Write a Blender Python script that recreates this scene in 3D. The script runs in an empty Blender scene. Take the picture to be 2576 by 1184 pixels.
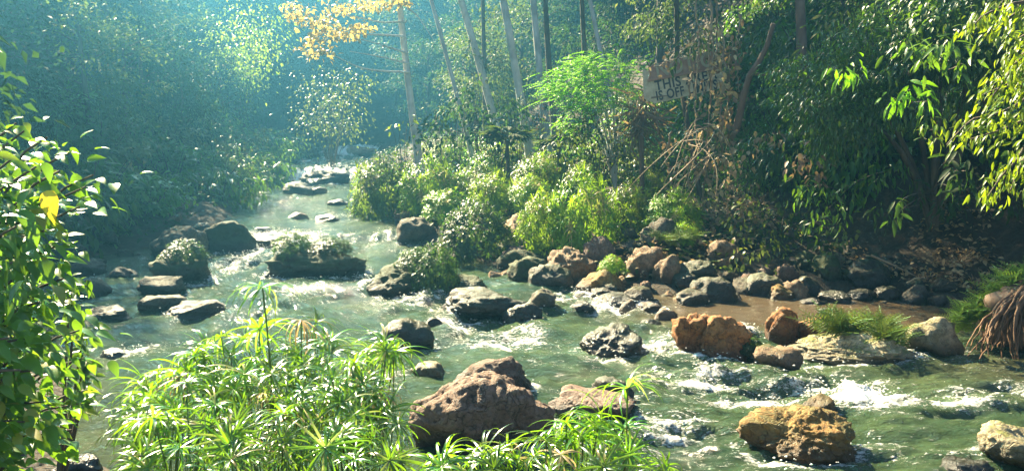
import bpy, math, random
import numpy as np
from mathutils import Vector, Matrix

random.seed(7)
RNG = np.random.default_rng(11)
S = bpy.context.scene
COL = S.collection
R = math.radians

# ---------------------------------------------------------------- camera, sky, sun, exposure
CAM_H, PITCH, HFOV = 2.5, R(8.0), R(66.0)
cd = bpy.data.cameras.new("camera")
cd.sensor_fit = 'HORIZONTAL'; cd.angle = HFOV; cd.clip_start = 0.05; cd.clip_end = 500
cam = bpy.data.objects.new("camera", cd); COL.objects.link(cam)
cam.location = (0, 0, CAM_H); cam.rotation_euler = (math.pi/2 - PITCH, 0, 0)
S.camera = cam

SUN_AZ, SUN_EL = R(-36.0), R(37.5)
SUNV = Vector((math.sin(SUN_AZ)*math.cos(SUN_EL), math.cos(SUN_AZ)*math.cos(SUN_EL), math.sin(SUN_EL)))
w = bpy.data.worlds.new("World"); S.world = w; w.use_nodes = True
wn = w.node_tree
sky = wn.nodes.new('ShaderNodeTexSky'); sky.sky_type = 'NISHITA'; sky.sun_disc = False
sky.sun_elevation = SUN_EL; sky.sun_rotation = SUN_AZ % (2*math.pi)
wn.links.new(sky.outputs[0], wn.nodes['Background'].inputs[0])
wn.nodes['Background'].inputs[1].default_value = 0.032
ld = bpy.data.lights.new("sun", 'SUN'); ld.energy = 5.0; ld.angle = R(0.5); ld.color = (1.0, 0.83, 0.53)
sun = bpy.data.objects.new("sun", ld); COL.objects.link(sun)
sun.rotation_euler = SUNV.to_track_quat('Z', 'Y').to_euler(); sun.location = (-20, 30, 40)
S.view_settings.view_transform = 'Standard'; S.view_settings.look = 'None'
S.view_settings.exposure = 3.05; S.view_settings.gamma = 1.0
S.cycles.volume_bounces = 0
S.cycles.max_bounces = 6; S.cycles.diffuse_bounces = 3; S.cycles.glossy_bounces = 2
S.cycles.transmission_bounces = 4; S.cycles.use_denoising = True
S.cycles.sample_clamp_indirect = 4.0

# ---------------------------------------------------------------- picture <-> place (measured on the photo at 2575 px)
FD = 1287.5/math.tan(HFOV/2)
def ray(px, py):
    a, b = (px-1287.5)/FD, (592-py)/FD
    return np.array([a, math.cos(PITCH)+b*math.sin(PITCH), -math.sin(PITCH)+b*math.cos(PITCH)])
def at(px, py, Y):
    d = ray(px, py); t = Y/d[1]
    return np.array([d[0]*t, Y, CAM_H+d[2]*t])
def zw(y):
    return np.interp(y, [0, 16.3, 16.7, 30, 30.9, 43.5, 44.6, 60, 90], [0, 0, .19, .45, .80, .95, 1.28, 1.5, 2.0])
def onwater(px, py, dz=0.0):
    d = ray(px, py); lo, hi = 0.5, 70.0
    for _ in range(50):
        m = (lo+hi)/2
        if CAM_H + d[2]*m > zw(d[1]*m)+dz: lo = m
        else: hi = m
    return np.array([d[0]*lo, d[1]*lo, CAM_H+d[2]*lo])

# ---------------------------------------------------------------- noise
def _hash(i, j, k, seed):
    h = (i*374761393 + j*668265263 + k*2147483647 + seed*1274126177) & 0xFFFFFFFF
    h = ((h ^ (h >> 13))*1274126177) & 0xFFFFFFFF
    h = ((h ^ (h >> 16))*2246822519) & 0xFFFFFFFF
    return ((h ^ (h >> 15)) & 0xFFFFFF)/float(0xFFFFFF)
def vnoise(p, seed=0):
    p = np.asarray(p, float); f = np.floor(p).astype(np.int64); u = p-f; u = u*u*u*(u*(u*6-15)+10)
    o = 0
    for a in (0, 1):
        for b in (0, 1):
            for c in (0, 1):
                wgt = (u[:, 0] if a else 1-u[:, 0])*(u[:, 1] if b else 1-u[:, 1])*(u[:, 2] if c else 1-u[:, 2])
                o = o + wgt*_hash(f[:, 0]+a, f[:, 1]+b, f[:, 2]+c, seed)
    return o*2-1
def fbm(p, oct=4, seed=0, gain=.5):
    o, a, p = 0, 1.0, np.asarray(p, float)
    for i in range(oct):
        o = o + a*vnoise(p, seed+i*17); p = p*2.03+3.1; a *= gain
    return o

# ---------------------------------------------------------------- mesh helpers
def mesh_np(name, V, F, mat, tint=None, smooth=True, attrs=None):
    """V (n,3); F list of (m,k) int arrays."""
    me = bpy.data.meshes.new(name)
    V = np.asarray(V, np.float32)
    me.vertices.add(len(V)); me.vertices.foreach_set('co', V.ravel())
    F = [np.asarray(f, np.int32) for f in F if len(f)]
    nl = sum(f.size for f in F); nf = sum(len(f) for f in F)
    me.loops.add(nl); me.loops.foreach_set('vertex_index', np.concatenate([f.ravel() for f in F]))
    me.polygons.add(nf)
    sizes = np.concatenate([np.full(len(f), f.shape[1], np.int32) for f in F])
    starts = np.concatenate([[0], np.cumsum(sizes)[:-1]]).astype(np.int32)
    me.polygons.foreach_set('loop_start', starts); me.polygons.foreach_set('loop_total', sizes)
    if smooth: me.polygons.foreach_set('use_smooth', np.ones(nf, bool))
    if tint is not None:
        at_ = me.attributes.new('tint', 'FLOAT', 'POINT'); at_.data.foreach_set('value', np.asarray(tint, np.float32))
    for k, v in (attrs or {}).items():
        at_ = me.attributes.new(k, 'FLOAT', 'POINT'); at_.data.foreach_set('value', np.asarray(v, np.float32))
    me.materials.append(mat); me.update(calc_edges=True)
    return me

def unit(v):
    v = np.asarray(v, float)
    return v/np.maximum(np.linalg.norm(v, axis=-1, keepdims=True), 1e-9)

class Geo:
    def __init__(s): s.V = []; s.F3 = []; s.F4 = []; s.T = []; s.n = 0
    def add(s, V, F, t=.5):
        V = np.asarray(V, float); F = np.asarray(F, int)
        s.V.append(V); (s.F3 if F.shape[1] == 3 else s.F4).append(F+s.n)
        s.T.append(np.full(len(V), t) if np.isscalar(t) else np.asarray(t)); s.n += len(V)
    def tube(s, P, r, seg=6, t=.5):
        P = np.asarray(P, float); n = len(P); r = np.broadcast_to(np.asarray(r, float), (n,))
        T = unit(np.gradient(P, axis=0)); ref = np.array([.31, .17, .93])
        if abs(T.mean(0) @ ref) > .9: ref = np.array([1., .1, 0])
        A = unit(np.cross(T, ref)); B = np.cross(T, A)
        an = np.linspace(0, 2*np.pi, seg, endpoint=False)
        V = (P[:, None]+r[:, None, None]*(np.cos(an)[None, :, None]*A[:, None]+np.sin(an)[None, :, None]*B[:, None])).reshape(-1, 3)
        i = np.arange(n-1)[:, None]*seg; j = np.arange(seg)[None]; k = (j+1) % seg
        F = np.stack([i+j, i+k, i+seg+k, i+seg+j], -1).reshape(-1, 4)
        s.add(V, F, t)
        # end cap
        s.add(np.vstack([V[-seg:], P[-1:]+T[-1:]*r[-1]*.3]), np.stack([np.arange(seg), (np.arange(seg)+1) % seg, np.full(seg, seg)], -1), t)
    def inst(s, tmpl, pos, d, up, size, tint):
        """copy a leaf shape to every pos: length along d, face towards up."""
        tv, tf = tmpl; pos = np.asarray(pos, float); n = len(pos)
        d = unit(d); side = unit(np.cross(up, d)); nr = np.cross(d, side)
        sz = np.broadcast_to(np.asarray(size, float), (n,))[:, None, None]
        V = pos[:, None]+sz*(tv[None, :, 0:1]*d[:, None]+tv[None, :, 1:2]*side[:, None]+tv[None, :, 2:3]*nr[:, None])
        F = (tf[None]+(np.arange(n)*len(tv))[:, None, None]).reshape(-1, tf.shape[1])
        s.add(V.reshape(-1, 3), F, np.repeat(np.broadcast_to(np.asarray(tint, float), (n,)), len(tv)))
    def mesh(s, name, mat, smooth=True):
        V = np.concatenate(s.V); F = []
        if s.F3: F.append(np.concatenate(s.F3))
        if s.F4: F.append(np.concatenate(s.F4))
        return mesh_np(name, V, F, mat, np.concatenate(s.T), smooth)

def leaf_shape(xs, ws, droop=.25, fold=.25):
    n = len(xs); V = []; F = []
    for x, wd in zip(xs, ws):
        z = -droop*x*x
        V += [(x, -wd, z+fold*wd), (x, 0, z), (x, wd, z+fold*wd)]
    for i in range(n-1):
        a = i*3; F += [(a, a+1, a+4, a+3), (a+1, a+2, a+5, a+4)]
    return np.array(V, float), np.array(F)
T_DIA = (np.array([(0, 0, 0), (.42, .24, .07), (1, 0, -.14), (.42, -.24, .07)], float), np.array([(0, 2, 1), (0, 3, 2)]))
T_LAN = (np.array([(0, 0, 0), (.38, .13, .03), (1, 0, -.22), (.38, -.13, .03)], float), np.array([(0, 2, 1), (0, 3, 2)]))
T_OVA = leaf_shape([0, .12, .35, .65, .88, 1], [.01, .17, .27, .21, .08, .002], .28, .3)
T_HEART = leaf_shape([-.04, .0, .1, .28, .5, .72, .9, 1], [.06, .15, .24, .29, .25, .15, .05, .002], .30, .28)
T_STRIP = leaf_shape([0, .15, .5, .85, 1], [.006, .022, .028, .018, .003], .5, .3)
T_LANC = leaf_shape([0, .15, .4, .7, .9, 1], [.01, .09, .14, .10, .04, .002], .35, .3)

# ---------------------------------------------------------------- materials
def nd(nt, t, **kw):
    n = nt.nodes.new(t)
    for k, v in kw.items():
        if hasattr(n, k): setattr(n, k, v)
        else: n.inputs[k].default_value = v
    return n
def ramp(nt, fac, stops):
    n = nt.nodes.new('ShaderNodeValToRGB'); e = n.color_ramp.elements
    while len(e) < len(stops): e.new(.5)
    for el, (p, c) in zip(e, stops):
        el.position = p; el.color = (c, c, c, 1) if np.isscalar(c) else (*c, 1)
    nt.links.new(fac, n.inputs[0]); return n.outputs[0]
def mixc(nt, fac, a, b, mode='MIX'):
    n = nt.nodes.new('ShaderNodeMix'); n.data_type = 'RGBA'; n.blend_type = mode
    for s_, v in ((0, fac), (6, a), (7, b)):
        if hasattr(v, 'links'): nt.links.new(v, n.inputs[s_])
        elif s_ == 0: n.inputs[0].default_value = v
        else: n.inputs[s_].default_value = (*v, 1)
    return n.outputs[2]
def math_(nt, op, a, b=None, c=None):
    n = nt.nodes.new('ShaderNodeMath'); n.operation = op
    for i, v in enumerate((a, b, c)):
        if v is None: continue
        if hasattr(v, 'links'): nt.links.new(v, n.inputs[i])
        else: n.inputs[i].default_value = v
    return n.outputs[0]
def newmat(name):
    m = bpy.data.materials.new(name); m.use_nodes = True; nt = m.node_tree
    return m, nt, nt.nodes['Principled BSDF'], nt.nodes['Material Output']

def leaf_mat(name, c1, c2, trans=(.25, .42, .04), tf=.4, rough=.38, spec=.5, c3=None):
    m, nt, b, o = newmat(name)
    a = nd(nt, 'ShaderNodeAttribute', attribute_name='tint')
    oi = nt.nodes.new('ShaderNodeObjectInfo')
    stops = [(0, c1), (.8, c2)] if c3 is None else [(0, c1), (.72, c2), (.86, c2), (.93, c3)]
    col = ramp(nt, a.outputs['Fac'], stops)
    hs = nt.nodes.new('ShaderNodeHueSaturation')
    nt.links.new(col, hs.inputs['Color'])
    nt.links.new(math_(nt, 'MULTIPLY_ADD', oi.outputs['Random'], .04, .48), hs.inputs['Hue'])
    nt.links.new(math_(nt, 'MULTIPLY_ADD', oi.outputs['Random'], 1.1, .5), hs.inputs['Value'])
    nt.links.new(hs.outputs[0], b.inputs['Base Color'])
    b.inputs['Roughness'].default_value = rough; b.inputs['Specular IOR Level'].default_value = spec
    t = nt.nodes.new('ShaderNodeBsdfTranslucent')
    tc = mixc(nt, .6, hs.outputs[0], trans)
    nt.links.new(tc, t.inputs[0])
    mx = nt.nodes.new('ShaderNodeMixShader'); mx.inputs[0].default_value = tf
    nt.links.new(b.outputs[0], mx.inputs[1]); nt.links.new(t.outputs[0], mx.inputs[2])
    nt.links.new(mx.outputs[0], o.inputs[0])
    return m

def rock_mat(name, c1, c2, c3, moss=0.0, mosscol=(.09, .10, .015), wet=.22, rough=.8, bump=.6, scale=1.0):
    m, nt, b, o = newmat(name)
    tc = nt.nodes.new('ShaderNodeTexCoord'); oi = nt.nodes.new('ShaderNodeObjectInfo')
    geo = nt.nodes.new('ShaderNodeNewGeometry')
    off = nt.nodes.new('ShaderNodeVectorMath'); off.operation = 'ADD'
    cx = nt.nodes.new('ShaderNodeCombineXYZ')
    r100 = math_(nt, 'MULTIPLY', oi.outputs['Random'], 57.0)
    for i in range(3): nt.links.new(r100, cx.inputs[i])
    nt.links.new(tc.outputs['Object'], off.inputs[0]); nt.links.new(cx.outputs[0], off.inputs[1])
    def noise(sc, det=6, rgh=.6, dist=0.0):
        n = nd(nt, 'ShaderNodeTexNoise'); n.inputs['Scale'].default_value = sc*scale; n.inputs['Detail'].default_value = det
        n.inputs['Roughness'].default_value = rgh; n.inputs['Distortion'].default_value = dist
        nt.links.new(off.outputs[0], n.inputs['Vector']); return n.outputs['Fac']
    n1, n2, n3 = noise(2.2, 8, .62, .4), noise(9, 8, .7), noise(30, 4, .7)
    col = mixc(nt, ramp(nt, n1, [(.36, 0.), (.62, 1.)]), c1, c2)
    col = mixc(nt, ramp(nt, n2, [(.50, 0.), (.72, 1.)]), col, c3)
    vo = nd(nt, 'ShaderNodeTexVoronoi', feature='DISTANCE_TO_EDGE'); vo.inputs['Scale'].default_value = 3.2*scale
    vd = nt.nodes.new('ShaderNodeVectorMath'); vd.operation = 'ADD'
    nz = nd(nt, 'ShaderNodeTexNoise'); nz.inputs['Scale'].default_value = 5*scale
    nt.links.new(off.outputs[0], nz.inputs['Vector']); nt.links.new(off.outputs[0], vd.inputs[0]); nt.links.new(nz.outputs['Color'], vd.inputs[1])
    nt.links.new(vd.outputs[0], vo.inputs['Vector'])
    crack = ramp(nt, vo.outputs['Distance'], [(.0, 1.), (.035, 0.)])
    pits = ramp(nt, n3, [(.36, 1.), (.50, 0.)])
    pits2 = ramp(nt, n2, [(.34, 1.), (.47, 0.)])
    col = mixc(nt, math_(nt, 'MULTIPLY', crack, .55), col, (.02, .017, .012))
    col = mixc(nt, math_(nt, 'MULTIPLY', pits, .6), col, tuple(x*.3 for x in c1))
    col = mixc(nt, math_(nt, 'MULTIPLY', pits2, .7), col, tuple(x*.35 for x in c1))
    if moss > 0:
        sp = nt.nodes.new('ShaderNodeSeparateXYZ'); nt.links.new(geo.outputs['Normal'], sp.inputs[0])
        mf = math_(nt, 'ADD', math_(nt, 'MULTIPLY', sp.outputs[2], .35), math_(nt, 'ADD', math_(nt, 'MULTIPLY', n1, .8), math_(nt, 'MULTIPLY', n3, .3)))
        mk = ramp(nt, mf, [(.98-.45*moss, 0.), (1.08-.45*moss, 1.)])
        col = mixc(nt, math_(nt, 'MULTIPLY', mk, .9), col, mosscol)
    # wet band at the waterline
    sg = nt.nodes.new('ShaderNodeSeparateXYZ'); nt.links.new(tc.outputs['Object'], sg.inputs[0])
    wz = math_(nt, 'ADD', sg.outputs[2], math_(nt, 'MULTIPLY', n2, -.16))
    wk = ramp(nt, math_(nt, 'MULTIPLY', wz, 1.0), [(.0, 1.), (max(.10, wet*.6), 0.)])
    col = mixc(nt, math_(nt, 'MULTIPLY', wk, .9), col, tuple(x*.22 for x in c1))
    hs = nt.nodes.new('ShaderNodeHueSaturation'); nt.links.new(col, hs.inputs['Color'])
    nt.links.new(math_(nt, 'MULTIPLY_ADD', oi.outputs['Random'], .5, .75), hs.inputs['Value'])
    nt.links.new(hs.outputs[0], b.inputs['Base Color'])
    nt.links.new(math_(nt, 'MULTIPLY_ADD', wk, -.3, rough), b.inputs['Roughness'])
    bp = nt.nodes.new('ShaderNodeBump'); bp.inputs['Strength'].default_value = bump; bp.inputs['Distance'].default_value = .06
    h = math_(nt, 'ADD', math_(nt, 'MULTIPLY', n2, .8), math_(nt, 'MULTIPLY', n3, .45))
    h = math_(nt, 'SUBTRACT', h, math_(nt, 'MULTIPLY', crack, .35))
    nt.links.new(h, bp.inputs['Height']); nt.links.new(bp.outputs[0], b.inputs['Normal'])
    return m

def bark_mat(name, c1, c2, scale=6, bump=.5):
    m, nt, b, o = newmat(name)
    tc = nt.nodes.new('ShaderNodeTexCoord'); mp = nt.nodes.new('ShaderNodeMapping'); mp.inputs['Scale'].default_value = (1, 1, .25)
    nt.links.new(tc.outputs['Object'], mp.inputs[0])
    n = nd(nt, 'ShaderNodeTexNoise'); n.inputs['Scale'].default_value = scale; n.inputs['Detail'].default_value = 8; n.inputs['Roughness'].default_value = .7
    nt.links.new(mp.outputs[0], n.inputs['Vector'])
    nb = nd(nt, 'ShaderNodeTexNoise'); nb.inputs['Scale'].default_value = 1.6; nb.inputs['Detail'].default_value = 6
    nt.links.new(tc.outputs['Object'], nb.inputs['Vector'])
    c = mixc(nt, ramp(nt, n.outputs['Fac'], [(.35, 0.), (.65, 1.)]), c1, c2)
    c = mixc(nt, math_(nt, 'MULTIPLY', ramp(nt, nb.outputs['Fac'], [(.5, 0.), (.62, 1.)]), .5), c, tuple(x*.45 for x in c1))
    nt.links.new(c, b.inputs['Base Color']); b.inputs['Roughness'].default_value = .85
    bp = nt.nodes.new('ShaderNodeBump'); bp.inputs['Strength'].default_value = bump; bp.inputs['Distance'].default_value = .03
    nt.links.new(n.outputs['Fac'], bp.inputs['Height']); nt.links.new(bp.outputs[0], b.inputs['Normal'])
    return m

M = {}
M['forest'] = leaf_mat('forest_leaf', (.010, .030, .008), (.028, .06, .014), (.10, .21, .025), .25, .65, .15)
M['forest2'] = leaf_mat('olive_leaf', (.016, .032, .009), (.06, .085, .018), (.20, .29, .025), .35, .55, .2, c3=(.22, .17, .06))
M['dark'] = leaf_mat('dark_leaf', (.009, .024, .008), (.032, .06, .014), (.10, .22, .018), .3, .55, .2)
M['slope'] = leaf_mat('slope_leaf', (.014, .045, .007), (.07, .145, .013), (.22, .42, .012), .38, .40, .6)
M['slope2'] = leaf_mat('slope_olive_leaf', (.04, .065, .015), (.13, .16, .04), (.26, .34, .04), .35, .42, .5, c3=(.30, .22, .10))
M['bright'] = leaf_mat('bright_leaf', (.06, .19, .008), (.14, .33, .010), (.34, .72, .01), .5, .45)
M['yellow'] = leaf_mat('yellow_green_leaf', (.04, .10, .006), (.13, .20, .008), (.42, .56, .008), .45, .42)
M['orange'] = leaf_mat('orange_leaf', (.26, .20, .04), (.44, .33, .09), (.62, .46, .09), .42, .5)
M['sedge'] = leaf_mat('sedge_blade', (.025, .085, .005), (.075, .18, .008), (.30, .56, .012), .44, .26, 1.0, c3=(.38, .30, .12))
M['sedge_far'] = leaf_mat('far_sedge_blade', (.05, .12, .010), (.14, .22, .018), (.38, .58, .012), .46, .38, .4, c3=(.34, .24, .12))
M['sedge_dark'] = leaf_mat('dark_sedge_blade', (.025, .06, .012), (.06, .11, .02), (.14, .28, .02), .35, .4, .5)
M['shrub'] = leaf_mat('broad_leaf', (.018, .065, .010), (.07, .15, .012), (.28, .50, .012), .42, .36, .6, c3=(.16, .15, .02))
M['fern'] = leaf_mat('fern_leaf', (.07, .14, .012), (.15, .22, .02), (.32, .46, .03), .45, .45)
M['dead'] = leaf_mat('dead_leaf', (.16, .10, .05), (.36, .26, .13), (.45, .32, .12), .3, .5)
M['bark_pale'] = bark_mat('pale_bark', (.32, .32, .29), (.52, .52, .48))
M['bark_brown'] = bark_mat('brown_bark', (.09, .055, .035), (.20, .13, .085))
M['bark_dark'] = bark_mat('dark_bark', (.045, .035, .022), (.12, .095, .06))
M['vine'] = bark_mat('dry_vine', (.20, .14, .08), (.36, .28, .17))
M['root'] = bark_mat('root_bark', (.09, .045, .022), (.20, .11, .055), 10)
M['stem'] = leaf_mat('green_stem', (.04, .09, .015), (.10, .16, .03), (.2, .35, .02), .1, .4)
M['r_pink'] = rock_mat('pink_brown_rock', (0.145, 0.081, 0.051), (0.217, 0.135, 0.092), (0.266, 0.183, 0.131), 0.0, wet=.3, bump=.9)
M['r_gold'] = rock_mat('golden_rock', (0.177, 0.083, 0.012), (0.266, 0.149, 0.028), (0.329, 0.231, 0.079), .35, (0.088, 0.072, 0.011), bump=.7)
M['r_orange'] = rock_mat('orange_rock', (0.211, 0.073, 0.015), (0.304, 0.131, 0.033), (0.356, 0.199, 0.073), .0, bump=.9)
M['r_dark'] = rock_mat('dark_wet_rock', (0.026, 0.022, 0.015), (0.053, 0.046, 0.029), (0.088, 0.074, 0.050), .55, (0.033, 0.039, 0.008), wet=.4, rough=.6)
M['r_grey'] = rock_mat('grey_brown_rock', (0.066, 0.052, 0.033), (0.121, 0.100, 0.062), (0.198, 0.167, 0.110), .3, (0.039, 0.044, 0.011))
M['r_tan'] = rock_mat('tan_rock', (0.152, 0.086, 0.041), (0.240, 0.151, 0.079), (0.316, 0.226, 0.132), .22, (0.061, 0.061, 0.011))
M['r_moss'] = rock_mat('mossy_rock', (.24, .19, .09), (.38, .32, .19), (.52, .46, .32), .30, (.12, .13, .015))
M['r_mossd'] = rock_mat('dark_mossy_rock', (0.033, 0.031, 0.017), (0.065, 0.061, 0.035), (0.103, 0.093, 0.058), .95, (0.033, 0.047, 0.008), wet=.3)

# ---------------------------------------------------------------- objects
def link(name, me, parent=None, loc=None):
    o = bpy.data.objects.new(name, me); COL.objects.link(o)
    if parent is not None: o.parent = parent
    if loc is not None: o.location = tuple(loc)
    return o
def tag(o, label=None, cat=None, group=None, kind=None):
    if label: o['label'] = label
    if cat: o['category'] = cat
    if group: o['group'] = group
    if kind: o['kind'] = kind
    return o
def thing(name, label, cat, loc=(0, 0, 0), rz=0.0, group=None):
    o = link(name, None, None, loc); o.rotation_euler = (0, 0, rz); o.empty_display_size = .2
    return tag(o, label, cat, group)
def copy_tree(o, parent=None):
    c = o.copy(); COL.objects.link(c)
    if parent is not None: c.parent = parent
    for ch in o.children: copy_tree(ch, c)
    return c

# ---------------------------------------------------------------- river outline, terrain
RIVER = np.array([(-15, 62), (-12.2, 46), (-8.6, 30), (-8.0, 26), (-6.9, 20), (-6.6, 16.5), (-7.8, 14.5), (-8.4, 12), (-6.2, 10), (-4.1, 7.3), (-3.2, 5.9),
                  (-2, 4.9), (0, 4.5), (2, 4.3), (5, 4), (9, 3.0), (30, -2), (30, 6.5), (10, 7.4), (7, 8.3), (6.2, 9.2), (5.9, 10.6), (5.3, 11.5), (2.3, 11.4), (1.25, 11.8),
                  (.5, 13), (-.3, 13.4), (-1.4, 15), (-2.4, 17), (-2.9, 18.6), (-4.5, 23), (-6.1, 30), (-7.6, 45), (-9, 62)], float)
def sdist(P, poly, closed=True):
    P = np.asarray(P, float); d2 = np.full(len(P), 1e18); ins = np.zeros(len(P), bool)
    n = len(poly)
    for i in range(n if closed else n-1):
        a, b = poly[i], poly[(i+1) % n]; e = b-a
        t = np.clip(((P-a)@e)/(e@e), 0, 1); q = P-(a+t[:, None]*e)
        d2 = np.minimum(d2, (q**2).sum(1))
        c = ((a[1] > P[:, 1]) != (b[1] > P[:, 1]))
        with np.errstate(divide='ignore', invalid='ignore'):
            xi = a[0]+(P[:, 1]-a[1])/(b[1]-a[1])*(b[0]-a[0])
        ins ^= c & (P[:, 0] < xi)
    d = np.sqrt(d2)
    return np.where(ins, -d, d)
HILL = np.array([(40, 6.0), (9.2, 8.6), (7.4, 11.2), (6.2, 13.5), (4.6, 16.5), (4.2, 20), (4.0, 26), (3.5, 34), (0, 42), (-3, 60), (-3, 120), (60, 120), (60, 6)], float)
LEFT = np.array([(-60, 2), (-6.0, 4.5), (-8.0, 8.5), (-10.5, 12), (-9.2, 17), (-9.5, 22), (-11, 30), (-15, 46), (-18, 62), (-18, 120), (-60, 120)], float)
def height(P):
    P = np.asarray(P, float).reshape(-1, 2); x, y = P[:, 0], P[:, 1]
    d = sdist(P, RIVER); z = zw(y)
    bed = -.12-.35*np.clip(-d, 0, 1.2)
    out = .05+.22*np.clip(d, 0, 3)+.05*np.clip(d-3, 0, 20)
    h = z+np.where(d < 0, bed, out-.17*np.exp(-np.clip(d, 0, 9)/.25))
    hr = np.clip(-sdist(P, HILL), 0, 60)
    h = h+np.minimum(hr*.95, 5+hr*.25)*np.clip((y-5)/4, 0, 1)
    hl = np.clip(-sdist(P, LEFT), 0, 60)
    h = h+np.minimum(np.where(hl < 3, hl*.75, 2.25+(hl-3)*1.25), 24)
    h = h+.45*np.clip(y-50, 0, 40)
    q = np.stack([x, y, x*0], 1)
    h = h+np.where(d > 0, 1, .4)*(.10*fbm(q*1.3, 4, 3)+.35*fbm(q*.22, 3, 9)*np.clip((d-1)/5, 0, 1))
    return h
def hz(x, y): return float(height([(x, y)])[0])

def onbank(px, py, dz=0.0):
    """where the line of sight meets the water or the bank."""
    d = ray(px, py); t = np.linspace(1.5, 60, 1400); P = d[None]*t[:, None]; P[:, 2] += CAM_H
    s_ = np.maximum(height(P[:, :2]), zw(P[:, 1]))+dz
    k = np.argmax(P[:, 2] < s_); return P[k] if P[k, 2] < s_[k] else onwater(px, py, dz)
def build_ground():
    u = np.linspace(-1, 1, 281); xs = 14*u+46*u**5
    v = np.linspace(0, 1, 301); ys = -7+30*v+77*v**3
    X, Y = np.meshgrid(xs, ys); P = np.stack([X.ravel(), Y.ravel()], 1)
    V = np.column_stack([P, height(P)]); n = len(xs); m = len(ys)
    i = np.arange(m-1)[:, None]*n+np.arange(n-1)[None]
    F = np.stack([i, i+1, i+n+1, i+n], -1).reshape(-1, 4)
    mt, nt, b, o = newmat('forest_floor')
    tc = nt.nodes.new('ShaderNodeTexCoord')
    def noise(sc, det=8):
        q = nd(nt, 'ShaderNodeTexNoise'); q.inputs['Scale'].default_value = sc; q.inputs['Detail'].default_value = det; q.inputs['Roughness'].default_value = .65
        nt.links.new(tc.outputs['Object'], q.inputs['Vector']); return q.outputs['Fac']
    a, c, f = noise(.7), noise(6), noise(24)
    col = mixc(nt, ramp(nt, a, [(.4, 0.), (.6, 1.)]), (.03, .021, .012), (.06, .042, .025))
    col = mixc(nt, ramp(nt, c, [(.5, 0.), (.66, 1.)]), col, (.10, .072, .042))
    col = mixc(nt, ramp(nt, f, [(.56, 0.), (.68, 1.)]), col, (.035, .05, .012))
    nt.links.new(col, b.inputs['Base Color']); b.inputs['Roughness'].default_value = .9
    bp = nt.nodes.new('ShaderNodeBump'); bp.inputs['Strength'].default_value = .9; bp.inputs['Distance'].default_value = .08
    nt.links.new(math_(nt, 'ADD', c, f), bp.inputs['Height']); nt.links.new(bp.outputs[0], b.inputs['Normal'])
    tag(link('ground', mesh_np('ground', V, [F], mt)), kind='structure')
build_ground()

# ---------------------------------------------------------------- rocks
def ico(sub):
    import bmesh
    bm = bmesh.new(); bmesh.ops.create_icosphere(bm, subdivisions=sub, radius=1)
    V = np.array([v.co[:] for v in bm.verts]); F = np.array([[v.index for v in f.verts] for f in bm.faces]); bm.free()
    return V, F
ICO = {k: ico(k) for k in (3, 4, 5, 6)}
def rock_mesh(name, wx, dy, hz_, seed, sub, mat, cuts=12, rough=1.0, peak=0.0, flat=0.0, furrow=0.0):
    V, F = ICO[sub]; r = np.random.default_rng(seed)
    n = unit(r.normal(size=(cuts, 3))); c = r.uniform(.62, .92, cuts)
    if flat: n[0] = unit(np.array([r.normal()*.15, r.normal()*.15, 1])); c[0] = flat
    q = V@n.T; rr = np.full(len(V), 1.0)
    with np.errstate(divide='ignore'):
        lim = np.where(q > .05, c/np.maximum(q, .05), 9.0)
    lim = np.concatenate([lim, rr[:, None]], 1)
    k = 26.0; rr = -np.log(np.exp(-k*lim).sum(1))/k
    o = r.uniform(0, 90, 3)
    rr = rr*(1+.16*fbm(V*1.3+o, 3, seed)+rough*(.06*fbm(V*3.7+o, 4, seed+3)+.07*(-np.abs(fbm(V*2.6+o, 3, seed+5)))+.03*fbm(V*13+o, 3, seed+8)-.05*np.exp(-np.abs(fbm(V*1.9+o, 3, seed+15))*22)))
    if furrow:
        th = np.arctan2(V[:, 1], V[:, 0]); q3 = np.column_stack([np.cos(th)*2.6, np.sin(th)*2.6, V[:, 2]*.5+.3*fbm(V*2, 2, 1)])
        rr = rr*(1-furrow*np.exp(-np.abs(fbm(q3, 2, seed+11))*9)*np.clip(1.25-V[:, 2]*.9, 0, 1))
    P = V*rr[:, None]; P = P/np.abs(P).max(0)
    P[:, 0] += peak*(P[:, 2]*.5)
    mn, mx = P.min(0), P.max(0)
    P = (P-(mn+mx)/2)/((mx-mn)/2)
    up = P[:, 2]
    out = np.column_stack([P[:, 0]*wx/2, P[:, 1]*dy/2, np.where(up > -.35, (up+.35)/1.35*hz_, (up+.35)*hz_*.9)])
    return mesh_np(name, out, [F], mat)

def rock(x0, x1, yt, yb, style, label, dz=0.0, depth=.85, name='boulder', seed=None, **kw):
    b = onbank((x0+x1)/2, yb, min(dz, .03)); dist = math.hypot(b[1], CAM_H-b[2])
    wx = (x1-x0)/FD*dist*1.02; dy = wx*depth
    # top: height of the silhouette at the rock's middle
    yc = b[1]+dy*.42
    k = ray((x0+x1)/2, yt); zt = CAM_H+k[2]*(yc/k[1]); h = max(.06, zt-b[2])
    xc = ray((x0+x1)/2, yb)[0]/ray((x0+x1)/2, yb)[1]*yc
    sc = yc/b[1]; wx *= (1+(sc-1)*.6)
    sub = 3 if (x1-x0) < 60 else (4 if (x1-x0) < 150 else 5)
    if (x1-x0) > 250: sub = 6
    seed = seed if seed is not None else int(x0*7+yb*3)
    me = rock_mesh(name, wx, dy, h, seed, sub, M[style], **kw)
    o = link(name, me, None, (xc, yc, b[2]-.02)); o.rotation_euler = (0, 0, random.uniform(-.15, .15))
    tag(o, label, 'rock')
    return o, np.array([xc, yc, b[2]]), wx, dy, h

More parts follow.
